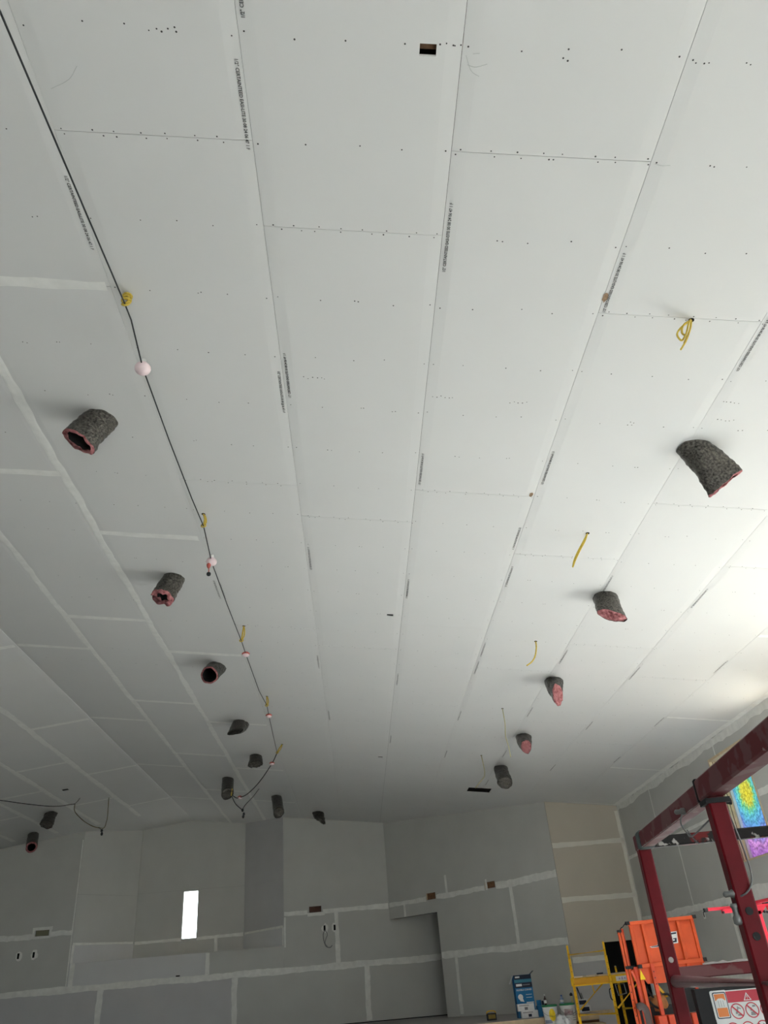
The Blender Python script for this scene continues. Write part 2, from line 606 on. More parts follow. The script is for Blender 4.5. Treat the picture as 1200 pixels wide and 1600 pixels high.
JOINTS = {-3: [4.1, 7.9, 11.69, 15.57, 19.4, 23.2], -2: [2.85, 6.655, 10.41, 14.26, 18.1, 21.9], -1: [0.3, 4.06, 7.855, 11.6, 15.4, 19.2, 23.0],
          0: [-.95, 2.82, 6.62, 10.36, 14.15, 17.9, 21.7], 1: [-.3, 3.44, 7.22, 10.96, 14.75, 18.5, 22.3], 2: [-.95, 2.82, 6.58, 10.0, 13.48, 17.2, 21.0],
          3: [.3, 4.055, 7.8, 11.52, 15.3, 19.1, 22.9], 4: [-.95, 2.82, 6.58, 10.36, 14.15, 17.9, 21.7], 5: [.3, 4.05, 7.81, 11.51, 15.31, 19.1, 22.9],
          6: [-1.5, 2.2, 5.95, 9.7, 13.43, 17.1, 20.8]}
kS = lambda k: (k + 3) * W
HOLES = {1: [(kS(1.81), kS(1.885), 2.20, 2.262), (kS(1.83), kS(1.90), 9.69, 9.76), (kS(1.84), kS(1.92), 17.33, 17.42)],
         3: [(kS(3.73), kS(4.0), 19.82, 20.30)], 4: [(kS(4.0), kS(4.20), 19.82, 20.30)]}
PAN = {}
G = 0.0013
for k, js in JOINTS.items():
    ys = [YREAR] + js + [YF]
    for y0, y1 in zip(ys[:-1], ys[1:]):
        ua, ub = kS(k) + G, kS(k + 1) - G
        hs = [h for h in HOLES.get(k, []) if h[2] >= y0 and h[3] <= y1]
        hs = [(max(h[0], ua - 1), min(h[1], ub + 1), h[2], h[3]) for h in hs]
        g2 = 0.0012 if k < 0 else 0.0018
        o = cells(MB(), cm, ua, ub, y0 + g2, y1 - g2, hs, hf=lambda u, v, a=ua, b=ub: taper(u, v, a, b), ux=(ua + TAP, ub - TAP)).build('drywall_panel', M_CEIL, CEIL)
        PAN.setdefault(k, []).append((y0, y1, o))
LJ = {0: [4.1, 7.9, 11.73, 15.66, 19.5, 23.3], 1: [2.6, 6.4, 10.3, 14.2, 18.22, 22.1], 2: [.4, 4.2, 8.1, 12.1, 16.1, 20.14, 24.0], 3: [2.6, 6.4, 10.3, 14.2, 18.2, 22.1], 4: [4.1, 7.9, 11.7, 15.6, 19.5, 23.3],
      5: [2.6, 10.3, 18.2], 6: [4.1, 11.7, 19.5], 7: [2.6, 10.3, 18.2], 8: [4.1, 11.7, 19.5], 9: [2.6, 10.3, 18.2]}
for k, js in LJ.items():
    ys = [YREAR] + js + [YF]
    for y0, y1 in zip(ys[:-1], ys[1:]):
        ua, ub = k * W + G, (k + 1) * W - G
        hs = [(1.94, 2.10, 20.36, 20.52)] if k == 1 and y0 < 20 < y1 else []
        cells(MB(), cml, ua, ub, y0 + .001, y1 - .001, hs, hf=lambda u, v, a=ua, b=ub: taper(u, v, a, b), ux=(ua + TAP, ub - TAP)).build('drywall_panel', M_CEIL, CEIL)
# joint compound on the taped joints
for k in (-2, -1):
    for ya, yb in ((YREAR, 10.0), (10.0, 20.0), (20.0, YF - .3)):
        strip(cm, kS(k), ya, kS(k), yb, 0.095, M_CEILT, CEIL, step=0.15, rag=0.35)
for k in (-3, -2, -1):
    for y in JOINTS[k]:
        if -2 < y < 24.5: strip(cm, kS(k) + .03, y, kS(k + 1) - .03, y, 0.10, M_CEILT, CEIL, rag=0.25)
for y in JOINTS[6]:
    if y > 5: strip(cm, kS(6) + .01, y, kS(7) - .03, y, 0.075, M_CEILT, CEIL, rag=0.3)
for k in (1, 2, 3, 4):
    strip(cml, k * W, 2.0, k * W, 24.8, 0.12, M_CEILT, CEIL, step=0.15, rag=0.35)
for k in (0, 1, 2, 3):
    for y in LJ[k]:
        if 2 < y < 24: strip(cml, k * W + .03, y, (k + 1) * W - .03, y, 0.11, M_CEILT, CEIL)
strip(cm, S_END - .05, YREAR, S_END - .05, 20.85, 0.12, M_CEILT, CEIL, rag=0.25, step=0.15)

# screw heads: thousands of pin-head dots, one piece of stuff
mb = MB()
def screw(s, y, fn=cm, r=0.0058):
    r *= random.uniform(.75, 1.1)
    n = 6
    ph = random.random()
    mb.add([fn(s + r * math.cos(ph + 2 * math.pi * i / n), y + r * math.sin(ph + 2 * math.pi * i / n), 0.0012) for i in range(n)] + [fn(s, y, 0.0016)],
           [(i, (i + 1) % n, n) for i in range(n)])
PIT = 0.6265
for k in range(-3, 7):
    for j in range(-2, 38):
        y = 2.82 + PIT * (j - 1)
        if y > 24.8: continue
        near = any(abs(y - q) < 0.2 for q in JOINTS[k])
        dens = 0.35 if k < -1 else (0.75 if k == -1 else 1.0)
        if near:
            q = min(JOINTS[k], key=lambda z: abs(z - y))
            if k < 0: continue
            for i in range(8):
                s = kS(k) + W * (i + .35 + random.uniform(-.15, .15)) / 7.6
                if s < kS(k + 1) - .02:
                    screw(s, q - .017 + random.uniform(-.004, .004)); screw(s + random.uniform(-.05, .07), q + .018 + random.uniform(-.004, .004))
            continue
        if random.random() > dens: continue
        for fr in (.27, .5, .73):
            s = kS(k) + W * (fr + random.uniform(-.045, .045))
            yy = y + random.uniform(-.02, .02)
            screw(s, yy)
            if random.random() < .16: screw(s + random.uniform(.02, .04), yy + random.uniform(-.012, .012))
        if k >= 0 or random.random() < .4:
            screw(kS(k) + .03 + random.uniform(0, .012), y + random.uniform(-.02, .02))
            screw(kS(k + 1) - .035 + random.uniform(-.012, 0), y + random.uniform(-.02, .02))
for (k, y, n) in ((1.90, 2.19, 4), (3.05, 2.22, 3), (4.06, 4.97, 5), (4.1, 5.2, 5), (2.05, 5.1, 6), (1.15, 4.95, 6), (.6, 2.2, 5), (2.45, 2.24, 2), (3.5, 5.3, 2), (2.6, 5.12, 5)):
    for i in range(n):
        screw(kS(k) + .035 * i + random.uniform(-.008, .008), y + random.uniform(-.012, .012))
tag(mb.build('screw_heads', M_SCREW, CEIL), kind='stuff')

# board maker's print along the tapered edges
PRINT = '1/2" CERTAINTEED EASI-LITE 30 08 24 06 47 1 F'
prints = [(0, -1, 3.13, 3.72, 1), (1, 1, 1.55, 2.12, -1), (1, -1, 2.33, 2.88, 1), (1, 1, 4.67, 5.23, -1), (1, -1, 4.89, 5.44, 1), (1, 1, 7.92, 8.49, -1), (2, 1, 3.18, 3.75, -1), (2, 1, 5.94, 6.48, -1), (2, 1, 8.60, 9.16, -1),
          (2, 1, 12.0, 12.57, -1), (2, 1, 15.6, 16.2, -1), (1, -1, 11.4, 11.97, 1), (1, 1, 14.2, 14.8, -1), (3, 1, 3.50, 4.045, -1), (3, 1, 5.79, 6.35, -1), (3, 1, 8.11, 8.66, -1), (3, 1, 11.25, 11.82, -1), (3, 1, 10.5, 11.05, -1), (3, 1, 13.75, 14.35, -1),
          (3, -1, 7.2, 7.7, 1), (4, 1, 4.03, 4.59, -1), (4, 1, 8.2, 8.75, -1), (4, 1, 10.59, 11.16, -1), (4, 1, 13.31, 13.88, -1), (5, 1, 8.40, 8.96, -1), (5, 1, 11.10, 11.67, -1), (5, 1, 13.92, 14.45, -1), (6, -1, 10.64, 11.18, 1), (6, -1, 13.45, 14.0, 1),
          (6, -1, 16.17, 16.70, 1), (4, 1, 16.2, 16.8, -1), (5, 1, 17.1, 17.7, -1), (0, -1, 8.95, 9.5, 1), (0, 1, 9.0, 9.5, -1), (3, 1, 16.5, 17.1, -1), (4, 1, 18.9, 19.5, -1)]
for k, side, ya, yb, dr in prints:
    col_ = k if side > 0 else k - 1
    pn = [p for p in PAN[col_] if p[0] <= (ya + yb) / 2 <= p[1]]
    if not pn: continue
    if dr > 0:   # reads away from the camera
        sb = kS(k) + (0.022 if side > 0 else -0.042)
        org, xd, ud = cm(sb, ya, 0.0006), (0, 1, 0), cm(1, 0, 0) - cm(0, 0, 0)
    else:
        sb = kS(k) + (0.047 if side > 0 else -0.02)
        org, xd, ud = cm(sb, yb, 0.0006), (0, -1, 0), cm(0, 0, 0) - cm(1, 0, 0)
    letters('printed_lettering', PRINT, 0.030, org, xd, ud, M_INK, pn[0][2], fit=yb - ya)

# torn paper patches on the seam, faint scuffs
def blob(mp, u, v, r, rs, m, parent, name, h=0.001):
    pts = [mp(u, v, h + .0005)]
    n = 12
    for i in range(n):
        t = 2 * math.pi * i / n
        q = random.uniform(.75, 1.1)
        pts.append(mp(u + r * q * math.cos(t), v + rs * q * math.sin(t), h))
    return MB().add(pts, [(0, i + 1, (i + 1) % n + 1) for i in range(n)]).build(name, m, parent)
blob(cm, kS(3.0) + .012, 3.90, .022, .05, M_BROWNP, CEIL, 'torn_paper_patch', .0)
blob(cm, kS(2.97), 6.545, .02, .045, M_BROWNP, CEIL, 'torn_paper_patch', .001)
M_SCUFF = mat('pencil_scuff', (0.45, 0.46, 0.455), 0.9)
def scuff(pts):
    MB().tube(smoothpath([cm(kS(k), y, .0006) for k, y in pts], 5), .0011, 4).build('scuff_mark', M_SCUFF, CEIL)
scuff([(2.03, 2.30), (2.07, 2.31), (2.12, 2.29)])
scuff([(2.02, 2.25), (2.05, 2.33), (2.09, 2.36)])
scuff([(2.05, 2.24), (2.08, 2.235)])
scuff([(.06, 2.56), (.16, 2.50), (.22, 2.42)])
scuff([(3.02, 2.83), (3.06, 2.84), (3.10, 2.835)])

# attic timber seen through the cut-outs
TIM = tag(MB().bar(cm(kS(1.0), 2.22, -.075), cm(kS(2.4), 2.22, -.075), .045, .09).build('trim_1', M_STUD), 'brown roof timber showing through the square ceiling cut-out', None, None, 'structure')

# ---------------------------------------------------------------- walls
def wallmap(o, d, nrm):
    o, d, nrm = V(o), V(d).normalized(), V(nrm).normalized()
    return lambda u, z, h: V((o.x + d.x * u + nrm.x * h, o.y + d.y * u + nrm.y * h, z))


def topmap(mp, z0, topf):
    """map whose v in [z0, 100] squeezes onto the sloping ceiling line"""
    return lambda u, z, h: mp(u, z if z < 90 else topf(u), h)


def wall(name, mp, u0, u1, z0, topf, label, back=0.10, holes=()):
    tm = lambda u, z, h: mp(u, z if z < 90 else topf(u), h)
    mb = cells(MB(), tm, u0, u1, z0, 100, holes, thick=back, hf=lambda u, v: -0.014, ux=[XRID_U] if XRID_U else ())
    o = mb.build(name, M_DARK)
    return tag(o, label, None, None, 'structure')


XRID_U = None


def panels(parent, mp, topf, rects, holes=(), m=M_WALL):
    """rects: (u0,u1,z0,z1[,material]); z1=100 runs up to the ceiling"""
    tm = lambda u, z, h: mp(u, z if z < 90 else topf(u), h)
    for r in rects:
        mm = r[4] if len(r) > 4 else m
        hs = [h for h in holes if h[0] < r[1] and h[1] > r[0] and h[2] < (topf(r[0]) if r[3] > 90 else r[3]) and h[3] > r[2]]
        cells(MB(), tm, r[0] + .0015, r[1] - .0015, r[2] + .0015, r[3] - (.0015 if r[3] < 90 else 0), hs, ux=[XRID_U] if XRID_U else ()).build('drywall_panel', mm, parent)


# right wall, u = y
mr_ = wallmap((XR, 0, 0), (0, 1, 0), (-1, 0, 0))
ztR = lambda u: zceil(XR)
winh = [(a_, b_, c_, d_) for (a_, b_), (c_, d_) in zip(RIGHT_WIN, WINZ)]
hR = winh + [(RIGHT_DOOR[0], RIGHT_DOOR[1], -1, RIGHT_DOOR[3])]
WR = wall('wall_right', mr_, YREAR, 20.95, 0, ztR, 'long side wall of grey drywall with pale taped joints and high windows', .25, hR)
rows = []
for (z0, z1, js) in ((0, 1.2, [-3.3, .4, 4.1, 7.8, 11.4, 14.9, 18.4]), (1.2, 2.41, [-5, -1.4, 2.2, 5.9, 9.6, 12.2, 15.75]), (2.41, 3.80, [-3.2, .3, 3.6, 7.0, 10.6, 13.5, 17.47]), (3.80, 100, [-5.5, -1.8, 1.9, 5.5, 9.2, 12.0, 14.56, 18.39])):
    ys = [YREAR] + js + [20.95]
    rows += [(p, q, z0, z1) for p, q in zip(ys[:-1], ys[1:])]
panels(WR, mr_, ztR, rows, hR)
mw = lambda a_, b_, c_, d_, wd=.10, **k: strip(mr_, a_, b_, c_, d_, wd, M_MUD, WR, **k)
mw(15.0, 2.41, 20.9, 2.41, .13); mw(12.42, 2.44, 15.0, 2.41, .20, rag=.4); mw(9.9, 2.41, 11.5, 2.41, .13)
mw(14.95, 3.80, 20.9, 3.80, .07); mw(12.42, 3.83, 13.4, 3.83, .12)
mw(18.39, 3.82, 18.39, 5.0, .05); mw(14.56, 4.76, 14.56, 5.0, .045)
mw(17.47, 2.45, 17.47, 3.78, .05); mw(15.75, 1.2, 15.75, 2.38, .13); mw(12.0, 4.25, 12.0, 5.0, .06)
mw(10.6, 2.45, 10.6, 3.78, .08); mw(7.7, 1.2, 20.9, 1.2, .10)
strip(lambda u, v, h: mr_(u, ztR(u) - .07 + v, h), YREAR, 0, 20.9, 0, .15, M_MUD, WR, rag=.45)
strip(mr_, 20.89, .2, 20.89, 5.0, .10, M_MUD, WR)
# electrical slot on the right wall
MB().box((XR - .003, 17.05, 2.26), (.006, .10, .14)).build('box_patch', M_MUD, WR)
MB().box((XR - .005, 17.05, 2.27), (.008, .035, .095)).build('outlet_slot', M_BLACK, WR)

# far wall pieces
fy = lambda u: zceil(u)
mR1 = wallmap((0, 20.93, 0), (1, 0, 0), (0, -1, 0))
hD = [(5.79, 6.72, -1, 2.03)]
WB1 = wall('wall_back_right', mR1, 4.98, XR, 0, fy, 'narrow tan drywall section in the far right corner', .12, hD)
panels(WB1, mR1, fy, [(4.98, XR, 0, 1.72, M_WALLD), (4.98, XR, 1.72, 2.99), (4.98, XR, 2.99, 4.24), (4.98, XR, 4.24, 100)], hD, M_BEIGE)
for z in (4.24, 2.99): strip(mR1, 4.99, z, XR - .02, z, .115, mat('compound_cream', (0.80, 0.775, 0.70), 0.9, var=.05), WB1)
strip(mR1, 4.99, 1.72, 5.78, 1.72, .12, M_MUD, WB1)
strip(mR1, XR - .045, .1, XR - .045, 4.95, .085, mat('compound_cream', (0.80, 0.775, 0.70)), WB1)
# solid black block, its colour stands for the darkness beyond the doorway
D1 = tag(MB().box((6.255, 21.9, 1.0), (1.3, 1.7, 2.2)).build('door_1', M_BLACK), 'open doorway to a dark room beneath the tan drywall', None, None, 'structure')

# angled wall R2, u runs from the right corner A to the left corner B
PA, PB = V((4.98, 20.95, 0)), V((0.90, 25.33, 0))
dR2 = (PB - PA); LR2 = dR2.length; dR2.normalize()
nR2 = V((-dR2.y, dR2.x, 0))
if nR2.y > 0: nR2 = -nR2
mR2 = wallmap(PA, dR2, nR2)
zt2 = lambda u: zceil(PA.x + dR2.x * u)
U2 = lambda x: (x - PA.x) / dR2.x
ZS = 0.72
opening = (U2(2.18), LR2 + 1, ZS - 1, 3.17)
bx1 = (U2(2.176), U2(1.94), 3.505, 3.67); bx2 = (U2(3.635), U2(3.40), 3.53, 3.685)
h2 = [opening, bx1, bx2]
WB2 = wall('wall_angled', mR2, 0, LR2, ZS, zt2, 'angled grey drywall wall with a tall opening at its left end', .11, [opening])
panels(WB2, mR2, zt2, [(0, U2(3.97), 2.12, 3.55), (U2(3.97), LR2, 2.12, 3.55), (0, U2(2.53), ZS, 2.12), (U2(2.53), LR2, ZS, 2.12), (0, LR2, 3.55, 100)], h2)
s2 = lambda a_, b_, c_, d_, wd=.10, **k: strip(mR2, a_, b_, c_, d_, wd, M_MUD, WB2, **k)
s2(.01, 3.59, U2(3.635) - .02, 3.57, .17, rag=.3); s2(U2(3.40) + .02, 3.55, U2(2.176) - .02, 3.55, .12, rag=.4); s2(U2(1.94) + .02, 3.54, LR2 - .02, 3.54, .12)
s2(.01, 2.12, U2(2.19), 2.12, .15, rag=.3); s2(U2(3.97), 2.18, U2(3.97), 3.50, .10); s2(U2(2.53), ZS + .05, U2(2.53), 2.08, .11)
s2(U2(2.47), 3.58, U2(2.47), 4.05, .07); s2(U2(1.33), 3.18, U2(1.33), 3.50, .08)
s2(U2(3.44), 3.50, U2(3.44), 3.76, .06); s2(U2(4.0), 2.02, U2(4.0), 2.12, .05)
for b_ in (bx1, bx2):   # wood blocking behind the two box openings
    cc = mR2((b_[0] + b_[1]) / 2, (b_[2] + b_[3]) / 2, -.0105)
    MB().bar(cc - dR2 * (b_[1] - b_[0]) * .47, cc + dR2 * (b_[1] - b_[0]) * .47, .005, (b_[3] - b_[2]) * .94).build('wood_blocking', M_STUD2, WB2)
    cc = mR2(b_[1] - .018, (b_[2] + b_[3]) / 2, -.006)
    MB().box(cc, (.03, .008, b_[3] - b_[2] - .01), math.atan2(dR2.y, dR2.x)).build('wood_edge', M_LUMB, WB2)

# main far wall (y = YB): left of, below and right of the niche
mM = wallmap((0, YB, 0), (1, 0, 0), (0, -1, 0))
NX0, NX1, NZ = -8.20, -2.18, 2.735
ZL = -17.34
niche_hole = (NX0, NX1, NZ, 99)
bm1 = (-1.44, -1.085, 3.52, 3.677); bl1 = (-9.27, -8.89, 3.49, 3.645)
XRID_U = XRID
def wtop(u): return zceil(u)
WM = wall('wall_back', mM, ZL, 4.6, ZS, wtop, 'far end wall of grey drywall with pale taped joints around the niche', .10, [(NX0, NX1, NZ, 101)])
hM = [(NX0, NX1, NZ, 101), bm1, bl1]
panels(WM, mM, wtop, [(ZL, -11.0, ZS, 2.10), (-11.0, -7.27, ZS, 2.10, M_WALLD), (-7.27, -3.56, ZS, 2.10, M_WALLD), (-3.56, .153, ZS, 2.10), (.153, 4.6, ZS, 2.10),
                      (ZL, -12.0, 2.10, 3.53), (-12.0, NX0, 2.10, 3.53), (NX0, -4.34, 2.10, NZ, M_WALLL), (-4.34, NX1, 2.10, NZ), (NX1, -.65, 2.10, 3.53), (-.65, 4.6, 2.10, 3.53),
                      (ZL, -12.6, 3.53, 100), (-12.6, NX0, 3.53, 100), (NX1, 4.6, 3.53, 100)], hM)
sM = lambda a_, b_, c_, d_, wd=.10, **k: strip(mM, a_, b_, c_, d_, wd, M_MUD, WM, **k)
sM(ZL + .1, 2.09, 2.9, 2.12, .16, rag=.25, step=.1); sM(NX1 + .01, 3.53, bm1[0] - .05, 3.53, .11); sM(bm1[0] - .05, 3.47, bm1[1] + .1, 3.47, .09); sM(bm1[1] + .05, 3.53, .88, 3.53, .12)
sM(-.65, 2.15, -.65, 3.50, .13); sM(.153, ZS + .05, .153, 2.06, .15); sM(-3.56, ZS + .02, -3.56, 2.04, .16); sM(-7.27, ZS + .02, -7.27, 2.04, .16)
sM(-4.34, 2.16, -4.34, NZ - .02, .12); sM(NX0 + .09, 2.16, NX0 + .09, NZ, .13); sM(ZL + .1, 3.49, bl1[0] - .04, 3.50, .14, rag=.4); sM(bl1[1] + .04, 3.51, NX0 - .02, 3.52, .14, rag=.4); sM(bl1[0] - .05, 3.455, bl1[1] + .05, 3.455, .06)
sM(-9.36, 3.68, -8.80, 3.68, .07); sM(-9.33, 3.44, -9.33, 3.70, .06); sM(-8.85, 3.44, -8.85, 3.70, .06)
sM(NX1 + .03, NZ - .05, NX1 + .03, 3.45, .05); sM(NX0 - .03, 2.1, NX0 - .03, 6.0, .035)
for b_, m_ in ((bm1, mat('stud_wood_red', (0.13, 0.065, 0.05), .9, var=.2)), (bl1, mat('box_olive', (0.20, 0.19, 0.13), .9))):
    MB().box(((b_[0] + b_[1]) / 2, YB + .0105, (b_[2] + b_[3]) / 2), ((b_[1] - b_[0]) * .95, .005, (b_[3] - b_[2]) * .92)).build('wood_blocking', m_, WM)
for x, z in ((-1.005, 3.09), (-.715, 3.085), (-9.66, 3.03), (-9.235, 3.03)):
    blob(mM, x + .02, z, .11, .13, M_MUD, WM, 'box_patch', .0025)
    MB().box((x, YB - .006, z), (.055, .01, .14)).build('outlet_slot', M_BLACK, WM)
MB().box((-5.15, YB - .004, 2.21), (.11, .006, .03)).build('conduit_slot', M_BLACK, WM)
wire = MB().tube(smoothpath([(-1.0, YB - .01, 3.04), (-1.05, YB - .05, 2.92), (-1.03, YB - .04, 2.75), (-.97, YB - .05, 2.62), (-.86, YB - .04, 2.59), (-.80, YB - .03, 2.64)], 6), .011, 6)
wire.tube(smoothpath([(-1.0, YB - .01, 3.04), (-.93, YB - .04, 2.93), (-.98, YB - .05, 2.80), (-1.0, YB - .04, 2.70), (-.93, YB - .05, 2.60)], 6), .009, 6)
tag(wire.build('loose_wire', M_GREYP), 'thin grey wire dangling from a slot in the far wall', 'wire')
XRID_U = None
# lintel underside / reveal of the opening in the angled wall is the wall's own thickness; end of the passage behind it
pm = wallmap((4.2, YB, 0), (0, -1, 0), (-1, 0, 0))
WP = wall('wall_passage', pm, -.1, 3.46, ZS - .3, lambda u: zceil(4.2), 'shadowed end wall of the passage behind the angled wall', .1)
panels(WP, pm, lambda u: zceil(4.2), [(0, 3.42, ZS, 2.1), (0, 3.42, 2.1, 100)])

# niche: 45 degree cheeks and a back wall with a slit window
NB = 26.86
BX0, BX1 = -6.84, -3.53
mNB = wallmap((0, NB, 0), (1, 0, 0), (0, -1, 0))
slit = (-5.43, -4.96, 3.20, 4.53)
XRID_U = XRID
WN = wall('wall_niche', mNB, BX0 - .25, BX1 + .25, 2.4, wtop, 'back wall of the raised niche with a bright slit window', .16, [slit])
panels(WN, mNB, wtop, [(BX0, BX1, 3.20, 4.55), (BX0, -4.37, 2.4, 3.20), (-4.37, BX1, 2.4, 3.20), (BX0, BX1, 4.55, 100)], [slit], M_WALL)
XRID_U = None
strip(mNB, BX0 + .02, 3.20, slit[0], 3.20, .08, M_MUD, WN); strip(mNB, slit[1], 3.20, BX1 - .02, 3.20, .09, M_MUD, WN); strip(mNB, -4.37, 2.6, -4.37, 3.16, .09, M_MUD, WN)
for nm, P0, P1, lab, mup, mlo in (('wall_niche_left', (NX0, YB), (BX0, NB), 'left slanted cheek wall of the raised niche', M_WALL, M_WALLL), ('wall_niche_right', (BX1, NB), (NX1, YB), 'right slanted cheek wall of the raised niche', M_WALLD, M_WALLL)):
    d_ = V((P1[0] - P0[0], P1[1] - P0[1], 0)); L_ = d_.length; d_.normalize()
    n_ = V((d_.y, -d_.x, 0))
    mp_ = wallmap((P0[0], P0[1], 0), d_, n_)
    tf = lambda u, P0=P0, d_=d_: zceil(P0[0] + d_.x * u)
    wv = wall(nm, mp_, 0 if 'left' in nm else -.12, L_ + (.12 if 'left' in nm else 0), 2.4, tf, lab, .1)
    panels(wv, mp_, tf, [(0, L_, 3.2, 4.5, mup), (0, L_, 2.4, 3.2, mlo), (0, L_, 4.5, 100, mup)])
    strip(mp_, .03, 3.22, L_ - .03, 3.22, .06, M_MUD, wv)
    e = .05 if 'left' in nm else L_ - .05
    strip(mp_, e, 2.7, e, 3.2, .07, M_MUD, wv)
tag(MB().poly([(NX0 - .3, YB + .1, 0), (NX1 + .3, YB + .1, 0), (BX1, NB, 0), (BX0, NB, 0)], (0, 0, .05)).build('floor_niche', M_PLY, None), 'plywood floor hidden inside the niche', None, None, 'structure')
bpy.data.objects['floor_niche'].location.z = 2.35
W2 = MB().bar((slit[0], NB + .09, 3.86), (slit[1], NB + .09, 3.86), .01, 1.33).build('window_2', M_GLASS)
tag(W2, 'tall narrow slit window glowing white in the niche', None, None, 'structure')
fr = MB()
for x in (slit[0] + .01, slit[1] - .01): fr.box((x, NB + .06, 3.865), (.02, .1, 1.33))
for z in (slit[2] + .01, slit[3] - .01): fr.box((-5.195, NB + .06, z), (.47, .1, .02))
fr.build('window_frame', M_WHITE, W2)

# left and rear walls (outside the picture)
ml = wallmap((ZL, 0, 0), (0, 1, 0), (1, 0, 0))
hL = [(a_, b_, WZ0 - .6, WZ1) for a_, b_ in LEFT_WIN]
WL = wall('wall_left', ml, YREAR, YB, 0, lambda u: zceil(ZL), 'far left side wall of grey drywall', .15, hL)
panels(WL, ml, lambda u: zceil(ZL), [(YREAR, 9, 0, 2.2), (9, YB, 0, 2.2), (YREAR, 9, 2.2, 100), (9, YB, 2.2, 100)], hL)
for i, (a_, b_) in enumerate(LEFT_WIN):
    wn = MB().box((ZL - .1, (a_ + b_) / 2, (WZ0 + WZ1 - .6) / 2), (.008, b_ - a_, WZ1 - WZ0 + .6)).build('window_%d' % (i + 10), M_GLASS)
    tag(wn, 'high clear window in the left wall outside the picture', None, None, 'structure')
    for y in (a_ + .02, b_ - .02): MB().box((ZL - .07, y, (WZ0 + WZ1 - .6) / 2), (.14, .04, WZ1 - WZ0 + .6)).build('jamb', M_JAMB, wn)
mre = wallmap((0, YREAR, 0), (1, 0, 0), (0, 1, 0))
XRID_U = XRID
hE = [REAR]
WRE = wall('wall_rear', mre, ZL, XR, 0, wtop, 'wall behind the viewer with unseen glazing added for daylight', .2, hE)
panels(WRE, mre, wtop, [(ZL, -9, 0, 1.2), (-9, 0, 0, 1.2), (0, XR, 0, 1.2), (ZL, -5.24, 1.2, 100), (-5.24, XR, 1.2, 100)], hE)
XRID_U = None
W3 = MB().box(((REAR[0] + REAR[1]) / 2, YREAR - .1, (REAR[2] + REAR[3]) / 2), (REAR[1] - REAR[0], .012, REAR[3] - REAR[2])).build('window_3', M_GLASS)  # unseen pane, added to bring daylight in from behind
tag(W3, 'unseen glazing added behind the viewer to let in daylight', None, None, 'structure')
for i in range(9):
    MB().box((REAR[0] + (REAR[1] - REAR[0]) * i / 8, YREAR - .1, (REAR[2] + REAR[3]) / 2), (.08, .14, REAR[3] - REAR[2])).build('mullion', M_GREYP, W3)

# right wall windows: pine jambs and panes
WZS = (WZ0, WZ1)
for i, (a_, b_) in enumerate(RIGHT_WIN):
    WZ0, WZ1 = WINZ[i]
    stn = (i == 0)
    xo = XR + .27
    base = (xo, (a_ + b_) / 2, WZ0)
    wn = MB().box((xo, (a_ + b_) / 2, (WZ0 + WZ1) / 2), (.006, b_ - a_, WZ1 - WZ0)).build('window_1' if stn else 'window_%d' % (i + 3), M_STAIN if stn else M_GLASS, None, base=base)
    tag(wn, 'high window with pine jamb and stained-glass film of a yellow sunburst on blue' if stn else 'unseen high clear side window, placed for its daylight', None, None, 'structure')
    xm, dx = XR + .13, .27
    for y in (a_ + .01, b_ - .01): MB().box((xm, y, (WZ0 + WZ1) / 2), (dx, .02, WZ1 - WZ0)).build('jamb', M_JAMB, wn)
    for z in (WZ0 + .01, WZ1 - .01): MB().box((xm, (a_ + b_) / 2, z), (dx, b_ - a_, .02)).build('jamb', M_JAMB, wn)
    for y in (a_ + .045, b_ - .045): MB().box((XR + .235, y, (WZ0 + WZ1) / 2), (.05, .05, WZ1 - WZ0 - .04)).build('sash', M_WHITE if stn else M_JAMB, wn)
    for z in (WZ0 + .045, WZ1 - .045): MB().box((XR + .235, (a_ + b_) / 2, z), (.05, b_ - a_ - .04, .05)).build('sash', M_WHITE if stn else M_JAMB, wn)
    # casing edge flush with the board
    MB().box((XR - .004, (a_ + b_) / 2, WZ1 + .008), (.012, b_ - a_ + .05, .035)).build('casing', M_JAMB, wn)
    for y in (a_ - .008, b_ + .008): MB().box((XR - .004, y, (WZ0 + WZ1) / 2), (.012, .035, WZ1 - WZ0)).build('casing', M_JAMB, wn)
    if stn:
        for dxx in (.05, .10, .15): MB().box((XR + dxx, b_ - .024, (WZ0 + WZ1) / 2), (.008, .010, WZ1 - WZ0 - .04)).build('jamb_stop', M_STUD, wn)
WZ0, WZ1 = WZS
D2 = MB().box((XR + .2, sum(RIGHT_DOOR[:2]) / 2, RIGHT_DOOR[3] / 2), (.01, RIGHT_DOOR[1] - RIGHT_DOOR[0], RIGHT_DOOR[3])).build('door_2', M_GLASS)
tag(D2, 'glazed side doors outside the picture', None, None, 'structure')

# floor and stage
tag(MB().poly([(ZL - .2, YREAR - .2, -.1), (XR + .2, YREAR - .2, -.1), (XR + .2, 27.5, -.1), (ZL - .2, 27.5, -.1)], (0, 0, .1)).build('floor', M_CONC), 'bare concrete floor of the hall', None, None, 'structure')
STG = tag(MB().poly([(ZL, 19.3, .60), (4.95, 19.3, .60), (4.95, 20.9, .60), (4.6, YB, .60), (ZL, YB, .60)], (0, 0, ZS - .60)).build('floor_stage', mat('stage_deck', (0.36, 0.35, 0.34), .85, var=.08, vscale=2)), 'raised stage floor in front of the far wall', None, None, 'structure')
for i in range(8):
    x0 = 4.95 - i * 2.45
    MB().box((x0 - 1.22, 19.285, .665), (2.44, .03, .105)).build('edge_board', M_LUMB, STG)
    MB().box((x0 - 1.22, 19.33, .30), (2.44, .02, .60)).build('riser_panel', M_STUD, STG)
MB().box((4.3, 19.05, .54), (1.3, .46, .04)).build('step_board', M_LUMB, STG)
